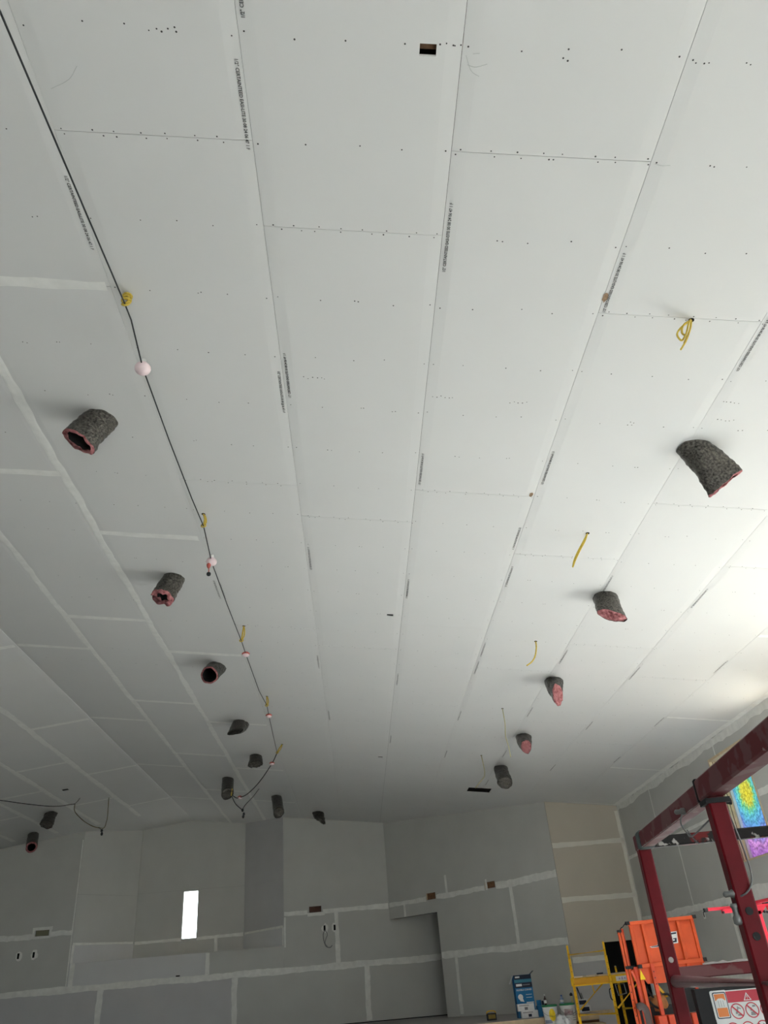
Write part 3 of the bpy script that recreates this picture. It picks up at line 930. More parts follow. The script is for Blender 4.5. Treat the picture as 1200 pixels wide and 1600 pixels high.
for x in (3.7, 4.3, 4.9): MB().box((x, 19.05, .26), (.04, .40, .52)).build('step_stringer', M_LUMB, STG)
MB().box((-3, YB - .03, ZS + .01), (14, .03, .02)).build('wall_gap', M_BLACK, STG)
for x, m_ in ((5.6, M_LUMB),):
    MB().box((5.1, 19.6, .70), (.5, .04, .09)).build('loose_board', m_, STG)

# ================================================================ THINGS
# ---------------------------------------------------------------- flexible duct stubs
def duct(top, bot, r, label, cut=0.0, cutdir=0.0, squash=1.0, sqdir=0.0, pink=0.02, rag=0.012, wrinkle=0.006, crease=0.0, closed=False, stuffed=False, wall_t=.046):
    top, bot = V(top), V(bot)
    th = thing('flexible_duct', top, label, 'duct', 'insulated duct stubs hanging through the ceiling')
    d = (bot - top); L = d.length; d.normalize()
    _, a, b = frame(d, (0, 1, 0))
    n, m = 40, 20
    seed = random.random() * 50
    def rad(t, an):
        return wrinkle * (math.sin(an * 3 + seed + t * 9) * .5 + math.sin(an * 7 + seed * 2 - t * 17) * .35 + math.sin(t * 46 + an * 1.0 + seed) * .55) + crease * math.exp(-((t - .45 + .3 * math.cos(an - seed)) / .07) ** 2) * -1
    def sect(t, an, rr_):
        k = 1 - (1 - squash) * max(0, (t - .35) / .65) ** 1.3
        x, y = math.cos(an) * rr_, math.sin(an) * rr_
        c, s = math.cos(sqdir), math.sin(sqdir)
        p, q = x * c + y * s, -x * s + y * c
        p *= 1 + (1 - k) * .45; q *= k
        return a * (p * c - q * s) + b * (p * s + q * c)
    ragv = [random.uniform(-rag, rag) for _ in range(n)]
    ragv = [(ragv[i] + ragv[i - 1]) / 2 for i in range(n)]
    def endl(an, j): return L * (1 - cut * (1 + math.cos(an - cutdir)) / 2) + ragv[j % n]
    START = -.09
    def surf(off, t0=0.0, ext=0.0, mm=m):
        vs_, fs = [], []
        for i in range(mm + 1):
            t = t0 + (1 - t0) * i / mm
            for j in range(n):
                an = 2 * math.pi * j / n
                e = endl(an, j) + (ext * (1 + .6 * math.sin(an * 5 + seed)) if t == 1 else 0)
                vs_.append(top + d * (START + (e - START) * t) + sect(t, an, r + off + rad(t, an)))
        for i in range(mm):
            for j in range(n):
                fs.append((i * n + j, i * n + (j + 1) % n, (i + 1) * n + (j + 1) % n, (i + 1) * n + j))
        return vs_, fs
    jk = MB().add(*surf(0))
    if closed:
        # jacket folded shut over the end
        k0 = m * n
        rim = [jk.v[k0 + j] for j in range(n)]
        c = sum(rim, V()) / n
        ring2 = [c.lerp(p, .55) - d * (.012 + random.uniform(0, .02)) for p in rim]
        jk.v += ring2 + [c - d * .03]
        for j in range(n):
            a1, b1_ = k0 + j, k0 + (j + 1) % n
            a2, b2_ = k0 + n + j, k0 + n + (j + 1) % n
            jk.f += [(a1, b1_, b2_, a2), (a2, b2_, k0 + 2 * n)]
    jk.build('duct_jacket', M_FOIL, th, smooth=True)
    if closed: return th
    # insulation: outer ring just inside the jacket out to a ragged lip, then back up inside
    o1, f1 = surf(-.004, .3, pink)
    i1, f2 = surf(-wall_t, .3, pink * .6)
    pm_ = MB().add(o1, f1); pm_.add(i1, f2)
    k0 = m * n
    k1 = len(o1) + m * n
    lip = [(k0 + j, k0 + (j + 1) % n, k1 + (j + 1) % n, k1 + j) for j in range(n)]
    pm_.f += lip
    if stuffed:
        # insulation crumpled across the whole opening
        rim = [pm_.v[k1 + j] for j in range(n)]
        c = sum(rim, V()) / n
        q0 = len(pm_.v)
        for fr_ in (.66, .33):
            pm_.v += [c.lerp(rim[j], fr_) + d * (.022 * math.sin(j * 1.3 + seed + fr_ * 9) - .012) for j in range(n)]
        pm_.v.append(c - d * .02)
        for j in range(n):
            j2 = (j + 1) % n
            pm_.f += [(k1 + j, k1 + j2, q0 + j2, q0 + j), (q0 + j, q0 + j2, q0 + n + j2, q0 + n + j), (q0 + n + j, q0 + n + j2, q0 + 2 * n)]
    pm_.build('insulation', M_PINK, th, smooth=True)
    if stuffed: return th
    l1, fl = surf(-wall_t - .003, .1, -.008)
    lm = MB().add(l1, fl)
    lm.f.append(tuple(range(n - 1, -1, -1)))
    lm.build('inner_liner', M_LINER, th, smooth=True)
    # collar where the duct leaves the board
    return th


PI = math.pi
duct((-2.152, 5.686, 6.222), (-2.285, 5.594, 5.905), .145, 'dark foil duct stub nearest the viewer on the left, open end of pink insulation', squash=.72, sqdir=.5, pink=.01, crease=.008, wall_t=.034)
duct((-2.152, 8.946, 6.222), (-2.24, 8.823, 5.90), .138, 'foil duct stub second along the black cable on the left, stuffed pink end', squash=.85, sqdir=.3, pink=.035, rag=.02, crease=.008, wall_t=.06)
duct((-2.108, 12.178, 6.216), (-2.16, 11.76, 5.93), .138, 'foil duct stub third on the left with a wide open round end', pink=.012, rag=.012, wall_t=.024)
duct((-2.145, 15.363, 6.221), (-2.21, 14.86, 5.87), .155, 'slanted foil duct stub fourth on the left with pinched closed end', squash=.35, sqdir=2.6, pink=-.02, rag=.01, cut=.35, cutdir=2.4, crease=.012, closed=True)
duct((-2.157, 17.973, 6.222), (-2.11, 17.50, 5.90), .14, 'foil duct stub fifth on the left, short with crumpled bottom', squash=.6, sqdir=.2, pink=-.03, rag=.05, cut=.2, cutdir=1.0, closed=True)
duct((-3.167, 20.458, 6.352), (-3.05, 19.70, 5.80), .145, 'straight foil duct stub closest to the ridge above the niche', pink=-.02, squash=.95, cut=.08, closed=True)
duct((-2.104, 22.338, 6.216), (-1.955, 21.45, 5.60), .14, 'long straight foil duct stub hanging right of the niche', pink=-.02, squash=.95, cut=.08, closed=True)
duct((-1.053, 24.311, 6.081), (-0.95, 23.80, 5.70), .16, 'crumpled torn foil duct stub hanging farthest back by the end wall', pink=-.04, squash=.6, sqdir=1.1, rag=.07, cut=.5, cutdir=2.6, crease=.03, wrinkle=.014, closed=True)
duct((-8.247, 22.433, 6.232), (-8.10, 21.80, 5.82), .15, 'crumpled foil duct stub on the left ceiling slope below the round hole', pink=-.04, squash=.7, sqdir=.6, rag=.03, crease=.02, wrinkle=.012, closed=True)
duct((-9.401, 24.396, 6.085), (-8.99, 23.34, 5.56), .15, 'straight foil duct stub lowest on the left ceiling slope', pink=.0, squash=.95)
duct((3.319, 5.637, 5.522), (3.50, 5.671, 5.16), .15, 'dark foil duct stub nearest the viewer on the right, pinched slit of pink', squash=.42, sqdir=-.9, pink=.004, rag=.012, crease=.012)
duct((3.322, 8.788, 5.522), (3.269, 8.57, 5.155), .15, 'foil duct stub second on the right with flattened pink end', squash=.5, sqdir=.15, pink=-.012, rag=.014, cut=.12, cutdir=PI, stuffed=True)
duct((3.335, 11.923, 5.520), (3.235, 11.46, 5.06), .145, 'pointed foil duct stub third on the right with torn pink tip', squash=.55, sqdir=1.0, pink=.02, rag=.04, cut=.55, cutdir=-.3, crease=.02, stuffed=True)
duct((3.424, 15.148, 5.509), (3.33, 14.588, 5.06), .155, 'triangular foil duct stub fourth on the right cut at a slant', squash=.5, sqdir=.8, pink=-.012, rag=.03, cut=.7, cutdir=.1, stuffed=True)
duct((3.361, 17.712, 5.517), (3.274, 16.976, 5.03), .15, 'straight crinkled foil duct stub farthest back on the right', pink=-.02, squash=.85, rag=.02, wrinkle=.011, closed=True)

# ---------------------------------------------------------------- yellow electrical cables on the right
def entry(p, th, left=False):
    f_ = V(p)
    nrm = V((-SA, 0, -CA))
    MB().lathe(f_ + nrm * .001, [(.022, 0), (.022, .003)], 10, nrm).build('cable_hole', M_BLACK, th)

def cable_thing(paths, label, r, m, nm='electrical_cable', cat='cable', grp='yellow cables drooping from the ceiling'):
    th = thing(nm, paths[0][0], label, cat, grp)
    for p in paths:
        MB().tube(smoothpath(p, 6), r, 6).build('cable_strand', m, th, smooth=True)
    entry(paths[0][0], th)
    return th

cable_thing([[(2.708, 4.072, 5.600), (2.623, 4.074, 5.540), (2.559, 4.069, 5.460), (2.578, 4.074, 5.400), (2.615, 4.052, 5.440), (2.649, 4.030, 5.520), (2.69, 4.05, 5.58)],
             [(2.708, 4.072, 5.600), (2.69, 4.07, 5.55), (2.668, 4.069, 5.500), (2.599, 4.055, 5.380), (2.519, 4.028, 5.270)],
             [(2.708, 4.072, 5.600), (2.634, 4.071, 5.550), (2.60, 4.07, 5.47), (2.63, 4.08, 5.44), (2.60, 4.09, 5.39)]], 'tangled loop of yellow cable beside the butt joint at upper right', .0075, M_YELW)
cable_thing([[(2.722, 7.240, 5.598), (2.696, 7.303, 5.538), (2.625, 7.332, 5.438), (2.554, 7.342, 5.328), (2.504, 7.329, 5.238)],
             [(2.722, 7.240, 5.598), (2.69, 7.30, 5.55), (2.61, 7.335, 5.44), (2.545, 7.345, 5.335), (2.504, 7.329, 5.238)]], 'yellow cable drooping just left of the second right-hand duct', .009, M_YELW)
cable_thing([[(2.746, 10.338, 5.595), (2.736, 10.332, 5.495), (2.684, 10.286, 5.355), (2.610, 10.236, 5.255), (2.522, 10.212, 5.195)]], 'short curved yellow cable above the pointed duct stub', .010, M_YELW)
cable_thing([[(2.753, 13.475, 5.595), (2.732, 13.352, 5.295), (2.686, 13.248, 5.045), (2.668, 13.041, 4.795), (2.639, 12.871, 4.595)]], 'long thin pale yellow cable hanging beside the triangular duct stub', .007, M_YELP)
cable_thing([[(2.801, 16.717, 5.588), (2.779, 16.467, 5.288), (2.714, 16.152, 5.038), (2.541, 15.764, 4.838), (2.401, 15.532, 4.688)]], 'pale yellow cable hanging above the long vent opening', .008, M_YELP)
# ---------------------------------------------------------------- yellow cable hangers on the left carrying the light string
def hanger(pts, label, knot=False):
    th = cable_thing([pts], label, .011, M_YELW, 'cable_hanger', 'hanger', 'yellow cable loops holding up the light string')
    p0, p1 = V(pts[0]), V(pts[-1])
    q = [p0, p0.lerp(p1, .3) + V((.022, .0, .0)), p0.lerp(p1, .7) + V((.026, .01, 0)), p1]
    MB().tube(smoothpath(q, 5), .009, 6).build('cable_strand', M_YELW, th, smooth=True)
    MB().tube([p1 + V((.025 * math.cos(t * .7), .012 * math.sin(t * .7), .025 * math.sin(t * .7))) for t in range(10)], .008, 6).build('cable_loop', M_YELW, th, smooth=True)
    if knot:
        for i in range(4):
            c = p0.lerp(p1, .2 + .16 * i)
            rr_ = .032
            ax_ = i * 1.1
            MB().tube([c + V((rr_ * math.cos(t * .62), rr_ * math.sin(t * .62) * math.cos(ax_), rr_ * math.sin(t * .62) * math.sin(ax_))) for t in range(11)], .008, 6).build('cable_loop', M_YELW, th, smooth=True)
hanger([(-1.499, 4.124, 6.138), (-1.506, 4.116, 6.088), (-1.475, 4.069, 6.048), (-1.464, 4.060, 5.998), (-1.477, 4.041, 5.945)], 'knotted yellow cable bundle at the first bend of the black cable', True)
hanger([(-1.485, 7.295, 6.136), (-1.460, 7.256, 6.036), (-1.463, 7.225, 5.942)], 'yellow cable loop just before the white bulb with red socket')
hanger([(-1.445, 10.393, 6.131), (-1.460, 10.390, 6.011), (-1.474, 10.385, 5.906)], 'yellow cable loop beside the third left-hand duct')
hanger([(-1.446, 13.565, 6.131), (-1.437, 13.487, 6.011), (-1.428, 13.405, 5.918)], 'small yellow cable loop above the fourth left-hand duct')
hanger([(-1.455, 16.783, 6.133), (-1.521, 16.749, 6.033), (-1.56, 16.74, 5.955)], 'farthest yellow cable loop where the light string turns left')
# light string
LS = [(-1.62, -3.0, 5.86), (-1.588, 1.50, 5.84), (-1.482, 4.021, 5.945), (-1.469, 4.180, 5.924), (-1.500, 4.676, 5.899), (-1.493, 5.652, 5.898), (-1.482, 6.666, 5.926), (-1.465, 7.235, 5.942), (-1.500, 7.980, 5.900), (-1.498, 9.182, 5.909), (-1.477, 10.394, 5.906), (-1.473, 10.868, 5.886), (-1.473, 12.608, 5.905), (-1.429, 13.417, 5.918), (-1.448, 13.930, 5.892), (-1.500, 15.287, 5.899), (-1.562, 16.755, 5.955)]
th = thing('light_string', (-1.5, 4.0, 5.94), 'black cable string of temporary bulbs running along the left ceiling seam', 'light string', )
MB().tube(LS, .0062, 6).build('power_cable', M_BLKC, th, smooth=True)
LS2 = [(-1.562, 16.755, 5.955), (-1.711, 17.149, 5.833), (-2.080, 17.983, 5.651), (-2.45, 18.85, 5.60), (-2.701, 19.410, 5.651), (-2.82, 19.68, 5.70), (-2.949, 19.80, 5.80)]
MB().tube(smoothpath(LS2, 5), .011, 6).build('power_cable', M_BLKC, th, smooth=True)
MB().tube(smoothpath([(-2.93, 19.6, 5.86), (-2.949, 19.80, 5.777), (-2.785, 19.277, 5.484), (-2.579, 19.003, 5.274)], 5), .010, 6).build('drop_cable', M_BLKC, th, smooth=True)
MB().tube(smoothpath([(-2.40, 20.7, 6.10), (-2.45, 19.9, 5.75), (-2.55, 19.2, 5.42), (-2.579, 19.003, 5.274)], 5), .008, 6).build('drop_cable', M_BLKC, th, smooth=True)
MB().tube([(-2.93, 19.65, 5.92), (-2.945, 19.62, 5.75)], .012, 6).build('yellow_tie', M_YELW, th)
for p in ((-2.579, 19.003, 5.274), (-2.507, 18.704, 5.129), (-2.495, 18.516, 5.039)):
    MB().ball(p, .035, 10, 7, (.8, .8, 1.1)).build('bulb_socket', M_BLKC, th, smooth=True)
def bulb(p, r, red=False):
    p = V(p)
    MB().lathe(p + V((0, 0, .07)), [(.024, 0), (.026, .02), (.02, .05)], 12).build('bulb_socket', M_REDC if red else M_WHITE, th, smooth=True)
    MB().ball(p + V((0, 0, .03)), r, 18, 12, (1, 1, .85)).build('bulb', M_BULB, th, smooth=True)
bulb((-1.500, 4.676, 5.865), .064)
bulb((-1.497, 7.96, 5.862), .062)
MB().lathe((-1.513, 7.885, 5.80), [(.008, -.035), (.02, -.015), (.026, .012), (.014, .03)], 12).build('bulb_socket', M_REDC, th, smooth=True)
MB().tube([(-1.513, 7.885, 5.80), (-1.50, 7.84, 5.72), (-1.493, 7.804, 5.66)], .006, 6).build('drop_cable', M_REDC, th)
MB().ball((-1.493, 7.804, 5.650), .026, 12, 8).build('plug_end', M_BLKC, th, smooth=True)
for p in ((-1.473, 10.868, 5.87), (-1.448, 13.930, 5.875), (-1.711, 17.149, 5.82), (-2.701, 19.410, 5.64)):
    p = V(p)
    MB().ball(p, .05, 12, 8, (1, 1, .55)).build('bulb', M_BULB, th, smooth=True)
    MB().lathe(p + V((0, 0, .012)), [(.055, 0), (.06, .012), (.03, .035)], 12).build('bulb_socket', M_REDC, th, smooth=True)
LC = [(-9.6, 17.6, 5.9), (-8.315, 18.563, 5.850), (-7.679, 19.182, 5.813), (-7.192, 19.704, 5.821), (-7.002, 20.559, 6.032), (-6.741, 19.864, 5.700), (-6.357, 19.381, 5.383), (-6.026, 19.091, 5.183), (-5.945, 19.465, 5.198), (-5.957, 19.748, 5.260), (-6.181, 20.602, 5.538), (-6.509, 21.747, 5.919), (-6.60, 22.0, 6.44)]
t2 = thing('hanging_wire', (-7.002, 20.559, 6.36), 'thin dark wire swagged below the left ceiling slope with a dangling end', 'wire')
MB().tube(smoothpath(LC[:5], 5), .010, 6).build('wire_run', M_BLKC, t2, smooth=True)
MB().tube(smoothpath(LC[4:], 5), .009, 6).build('wire_run', mat('olive_wire', (.16, .13, .05), .6), t2, smooth=True)
MB().tube([(-7.002, 20.559, 6.032), (-7.08, 21.0, 6.2), (-7.196, 21.466, 6.367)], .008, 6).build('wire_tie', M_BLKC, t2)
MB().tube([(-5.95, 19.3, 5.19), (-5.87, 19.2, 5.12), (-5.782, 19.003, 5.054)], .008, 6).build('wire_tail', M_BLKC, t2)
for p in ((-5.782, 19.003, 5.054), (-5.639, 18.557, 4.904)):
    MB().ball(p, .035, 10, 7, (.8, .8, 1.1)).build('wire_nut', M_BLKC, t2, smooth=True)
MB().tube([(-5.782, 19.003, 5.054), (-5.639, 18.557, 4.904)], .006, 6).build('wire_tail', M_BLKC, t2)

# ---------------------------------------------------------------- maroon scissor lift in the right foreground
RD = V((0.1194, 0.9928, 0)).normalized()
RP = V((RD.y, -RD.x, 0))
LP1 = V((1.043, 2.99, 0))
LP2 = V((0.932, 2.06, 0))
lift = thing('scissor_lift', LP1.lerp(LP2, .5) + RP * .38, 'maroon scissor lift guardrail close by at lower right with paint chips', 'lift')
T = .044
ZT = CAMH + .372
ZM = CAMH - .062
P0 = LP1 - RD * 2.25
def zz(p, z): return V((p.x, p.y, z))
# posts
for i, (p, m_) in enumerate(((LP1, M_RED), (LP2, M_RED), (P0, M_RED), (LP1 + RP * .78, M_RED), (LP2 + RP * .78, M_RED), (P0 + RP * .78, M_RED))):
    MB().bar(zz(p, .62), zz(p, ZT - .025), T, T, RD, .004).build('post', m_, lift)
# top rail: far length and the sleeved nearer length
beam1 = MB().bar(zz(LP1 + RD * .03, ZT), zz(LP2 + RD * .045, ZT), .046, .052, (0, 0, 1), .004).build('top_rail', M_REDW, lift)
beam2 = MB().bar(zz(LP2 + RD * .045, ZT + .004), zz(P0, ZT + .004), .052, .056, (0, 0, 1), .005).build('top_rail_sleeve', M_REDW, lift)
MB().bar(zz(LP2 + RD * .050, ZT + .004), zz(LP2 + RD * .042, ZT + .004), .056, .061, (0, 0, 1), .004).build('sleeve_rim', M_RUB, beam2)
MB().bar(zz(LP2 - RD * .03, ZT - .034), zz(LP2 + RD * .028, ZT - .034), .062, .012).build('post_bracket', M_RUB, lift)
MB().tube([zz(LP2 - RP * .02, ZT - .036), zz(LP2 + RP * .04, ZT - .036)], .009, 10).build('bracket_bolt', M_RUB, lift)
MB().bar(zz(LP1 + RD * .035, ZT), zz(LP1 + RD * .026, ZT), .040, .046).build('end_cap', M_RUB, lift)
MB().bar(zz(LP1 - RD * .035, ZT), zz(LP1 - RD * .085, ZT), .053, .059, (0, 0, 1), .006).build('tape_wrap', M_TAPE, lift)
MB().bar(zz(LP1 + RP * .78 + RD * .03, ZT), zz(P0 + RP * .78, ZT), .046, .052, (0, 0, 1), .004).build('top_rail', M_REDW, lift)
# end rails
MB().bar(zz(LP1 + RP * .02, ZT - .004), zz(LP1 + RP * .78, ZT - .004), .04, .036, (0, 0, 1), .004).build('end_rail', M_BLKW, lift)
MB().bar(zz(LP1 + RP * .02, ZM + .022), zz(LP1 + RP * .78, ZM + .022), .04, .036, (0, 0, 1), .004).build('end_rail', M_REDW, lift)
# round mid rails
MB().tube([zz(LP1 - RD * .02, ZM), zz(P0, ZM)], .0185, 14).build('mid_rail', M_TUBE, lift, smooth=True)
MB().tube([zz(LP1 + RP * .78, ZM), zz(P0 + RP * .78, ZM)], .0185, 14).build('mid_rail', M_RED, lift, smooth=True)
# bolt holes and scuffs on the second post
for z_ in (CAMH + .085, CAMH + .032):
    MB().lathe(zz(LP2 - RP * .0 - RD * .0225, z_), [(.009, 0), (.009, .002)], 12, -RD).build('bolt_hole', M_RUB, lift)
MB().lathe(zz(LP1 - RD * .0225, CAMH + .0), [(.009, 0), (.008, .002)], 12, -RD).build('paint_chip', mat('paint_chip_grey', (.42, .38, .37), .8), lift)
# retaining pin with wire bail on the second post, and a pin on the rail
def pin(c, name='retaining_pin', big=True):
    c = V(c)
    pn_ = MB().lathe(c, [(.004, -.010), (.009, -.008), (.010, .0), (.006, .008), (.007, .018), (.003, .022)], 12, -RP).build(name, M_STEEL, lift, smooth=True)
    return pn_
q = zz(LP2 - RP * .024 - RD * .01, CAMH + .125)
pn1 = pin(q)
MB().lathe(q + V((0, 0, -.045)) - RP * .004, [(.006, -.022), (.011, -.018), (.011, -.006), (.007, .0), (.007, .014), (.010, .018), (.007, .024)], 12).build('pin_body', M_STEEL, lift, smooth=True)
MB().tube(smoothpath([q + V((0, 0, -.012)), q + RP * .03 - RD * .02 + V((0, 0, .0)), q + RP * .05 - RD * .02 + V((0, 0, .03)), q + RP * .058 + V((0, 0, .09)), q + RP * .05 + RD * .02 + V((0, 0, .22))], 6), .0022, 6).build('wire_bail', M_STEEL, lift, smooth=True)
q2 = zz(LP2 + RD * .21 - RP * .03, ZT - .018)
pin(q2)
MB().tube(smoothpath([q2, q2 - RP * .012 + V((0, 0, -.03)), q2 + RD * .01 + V((0, 0, -.055)), q2 - RD * .04 + V((0, 0, -.07)), q2 - RD * .14 + RP * .03 + V((0, 0, -.045))], 6), .0022, 6).build('wire_bail', M_STEEL, lift, smooth=True)
MB().tube(smoothpath([q2 + V((0, 0, -.05)), q2 - RD * .05 + V((0, 0, -.085)), q2 - RD * .08 + V((0, 0, -.095))], 5), .0018, 6).build('wire_bail', M_STEEL, lift, smooth=True)
# dust crust along the lower edges of rails
def crust(p, q_, z, off, n=26, a=.004):
    pts, fs = [], []
    for i in range(n + 1):
        c = V(p).lerp(V(q_), i / n)
        hgt = random.uniform(.2, 1) * a
        pts += [zz(c, z) + off, zz(c, z + hgt) + off]
    fs = [(2 * i, 2 * i + 2, 2 * i + 3, 2 * i + 1) for i in range(n)]
    return MB().add(pts, fs).build('paint_chip', mat('paint_chip_grey', (.42, .38, .37), .8), lift)
crust(LP1 + RP * .1, LP1 + RP * .78, ZM + .0405, -RD * .0205, 40, .010)
crust(LP1, LP2, ZT - .0265, -RP * .0235, 40, .003)
# deck, toe boards, control panel with warning placard
MB().bar(zz(LP1 + RP * .39, .60), zz(P0 + RP * .39, .60), .84, .06).build('platform_deck', M_RUB, lift)
MB().bar(zz(LP1 + RP * .39, .32), zz(P0 + RP * .39, .32), .74, .30).build('chassis', M_RED, lift)
for p in (LP1 - RD * .35, P0 + RD * .35):
    for s_ in (.02, .76):
        c = zz(p + RP * s_, .16)
        MB().lathe(c - RP * .04, [(.02, 0), (.13, 0), (.16, .015), (.16, .065), (.13, .08), (.02, .08)], 24, RP).build('wheel', M_RUB, lift)
for k in range(3):
    z0_ = .45 + k * .04
    MB().bar(zz(LP1 + RP * .2, z0_), zz(P0 + RP * .2, z0_ + .02), .04, .03).build('scissor_arm', M_RED, lift)
# control box hung inside the far end rail, its warning placard facing the viewer; u runs right along the end rail
pu = RP
po = LP1 - RD * .05
def pl(u, z, h): return zz(po + pu * u - RD * h, CAMH + z)
boxp = MB().poly([pl(.045, -.088, 0), pl(.50, -.088, 0), pl(.50, -.50, 0), pl(.045, -.50, 0)], RD * .045).build('control_box', M_RUB, lift)
def flat(name, pts, m_, h, par=None):
    return MB().poly([pl(u, z, h) for u, z in pts], RD * .0004).build(name, m_, par or lift)
plac = flat('warning_placard', [(.091, -.098), (.46, -.098), (.46, -.40), (.091, -.40)], M_SIGNW, .0006)
flat('red_header', [(.141, -.101), (.456, -.101), (.456, -.132), (.141, -.132)], M_SIGNRED, .0012, plac)
def rrect(u0, u1, z0, z1, r):
    pts = []
    for cx, cz, a0 in ((u1 - r, z1 - r, 0), (u0 + r, z1 - r, 90), (u0 + r, z0 + r, 180), (u1 - r, z0 + r, 270)):
        for i in range(5):
            t = math.radians(a0 + i * 22.5)
            pts.append((cx + r * math.cos(t), cz + r * math.sin(t)))
    return pts
flat('pictogram_border', rrect(.090, .144, -.178, -.096, .006), M_SIGNW, .0011, plac)
flat('pictogram_frame', rrect(.097, .140, -.173, -.101, .005), M_NAVY, .0016, plac)
flat('pictogram_border', rrect(.0995, .1375, -.1705, -.1035, .004), M_SIGNW, .0021, plac)
flat('pictogram_field', rrect(.102, .135, -.124, -.106, .001), M_SIGNO, .0026, plac)
flat('pictogram_field', rrect(.102, .135, -.168, -.144, .001), M_SIGNO, .0026, plac)
flat('manual_pictogram', [(.104, -.142), (.133, -.142), (.133, -.127), (.130, -.121), (.124, -.118), (.113, -.118), (.107, -.121), (.104, -.127)], M_SIGNW, .0031, plac)
for u_ in (.111, .1185, .126): flat('manual_line', [(u_ - .0006, -.141), (u_ + .0006, -.141), (u_ + .0006, -.124), (u_ - .0006, -.124)], M_GREYP, .0035, plac)
flat('warning_triangle', [(.1925, -.129), (.2175, -.129), (.205, -.107)], M_SIGNW, .0018, plac)
flat('warning_triangle', [(.1965, -.127), (.2135, -.127), (.205, -.112)], M_SIGNRED, .0023, plac)
flat('exclamation_mark', [(.2042, -.1225), (.2058, -.1225), (.2062, -.116), (.2038, -.116)], M_SIGNW, .0028, plac)
flat('exclamation_mark', [(.2042, -.1258), (.2058, -.1258), (.2058, -.124), (.2042, -.124)], M_SIGNW, .0028, plac)
flat('no_hand_sign', rrect(.243, .262, -.127, -.107, .004), M_SIGNW, .0018, plac)
def prohib(u, z, r, kind):
    n = 28
    vs_, fs = [], []
    for i in range(n):
        t = 2 * PI * i / n
        vs_ += [pl(u + r * math.cos(t), z + r * math.sin(t), .0014), pl(u + r * .86 * math.cos(t), z + r * .86 * math.sin(t), .0014)]
    fs = [(2 * i, (2 * i + 2) % (2 * n), (2 * i + 3) % (2 * n), 2 * i + 1) for i in range(n)]
    o = MB().add(vs_, fs).build('prohibition_ring', M_SIGNRED, plac)
    c = math.cos(PI * .75) * r * .86
    w_ = r * .07
    flat('prohibition_bar', [(u + c - w_, z - c - w_), (u + c + w_, z - c + w_), (u - c + w_, z + c + w_), (u - c - w_, z + c - w_)], M_SIGNRED, .0022, plac)
    if kind == 0:
        fig = [[(-.1, -.55), (.5, -.62), (.55, -.42), (0, -.4)], [(-.35, -.3), (-.1, -.35), (.25, .35), (.05, .42)], [(.0, .45), (.5, .2), (.6, .3), (.1, .62)]]
    elif kind == 1:
        fig = [[(-.35, -.65), (.35, -.65), (.3, -.2), (-.25, -.2)], [(-.3, -.1), (.05, -.1), (-.05, .35), (-.25, .3)], [(.1, .35), (.6, .4), (.55, .62), (.15, .6)]]
    else:
        fig = [[(-.2, -.6), (.5, -.6), (.5, -.4), (-.2, -.4)], [(-.4, .0), (-.2, -.1), (.15, .5), (-.05, .55)], [(-.1, -.35), (.15, -.35), (.3, .1), (.1, .15)]]
    for g in fig: flat('pictogram_figure', [(u + x * r, z + y * r) for x, y in g], M_GREYP, .0018, plac)
for r_, z_ in enumerate((-.156, -.206, -.256, -.306)):
    for c_ in range(5 if r_ == 0 else 6):
        prohib((.164 if r_ == 0 else .138) + .047 * c_, z_, .0215, (r_ + c_) % 3)

# ---------------------------------------------------------------- orange mast lift
jl = thing('mast_lift', (4.65, 13.8, 0), 'orange work platform lift with ribbed back panel and dark-blue logo', 'lift')
YJ = 13.5
def jb(name, p, q_, wa, wb, m_=M_ORANGE, par=None): return MB().bar(p, q_, wa, wb, (0, 0, 1) if abs(V(q_).z - V(p).z) < .5 else (0, 1, 0), .004).build(name, m_, par or jl)
pan = MB().poly([(4.24, YJ, 1.36), (4.30, YJ, 1.27), (5.18, YJ, 1.25), (5.20, YJ, 2.07), (4.20, YJ, 2.07)], (0, .02, 0)).build('back_panel', M_ORANGE, jl)
jb('panel_rail', (4.17, YJ - .03, 2.08), (5.24, YJ - .03, 2.095), .05, .05, M_ORANGE, pan)
jb('panel_rail', (4.22, YJ - .03, 1.505), (5.23, YJ - .03, 1.515), .05, .055, M_ORANGE, pan)
for x in (4.40, 4.96): jb('panel_rib', (x, YJ - .025, 1.30), (x, YJ - .025, 2.06), .045, .045, M_ORANGE, pan)
for x in (4.22, 5.20): jb('corner_post', (x, YJ, .5 if x < 5 else 1.25), (x, YJ, 2.09), .05, .05)
for c in ((4.17, YJ - .03, 2.085), (5.235, YJ - .03, 2.10), (5.235, YJ - .03, 1.52), (4.22, YJ - .03, 1.50), (4.06, 13.62, 1.985)):
    MB().box(c, (.055, .07, .05)).build('end_cap', M_RUB, jl)
for x in (4.045, 4.09): jb('gate_post', (x, 13.6, .6), (x, 13.6, 1.975), .035, .035)
jb('gate_post', (4.15, 13.75, 1.3), (4.15, 13.75, 2.03), .035, .035, M_ORANGE2)
jb('gate_bracket', (4.03, 13.58, 1.50), (4.18, 13.58, 1.50), .05, .04, M_RUB)
MB().tube(smoothpath([(4.06, 13.6, 1.99), (4.09, 13.6, 2.03), (4.13, 13.6, 2.05), (4.17, 13.55, 2.10)], 4), .008, 6).build('gate_chain', M_RUB, jl)
jb('mast_post', (4.40, YJ - .05, .45), (4.40, YJ - .05, 1.52), .055, .055, M_ORANGE2)
jb('mast_post', (4.17, YJ + .05, .75), (4.17, YJ + .05, 1.50), .055, .055, M_ORANGE2)
jb('mast_post', (5.02, YJ, .6), (5.02, YJ, 1.3), .045, .045, M_ORANGE2)
jb('slant_arm', (4.10, YJ, 1.46), (4.22, YJ + .1, 1.16), .04, .035, M_ORANGE2)
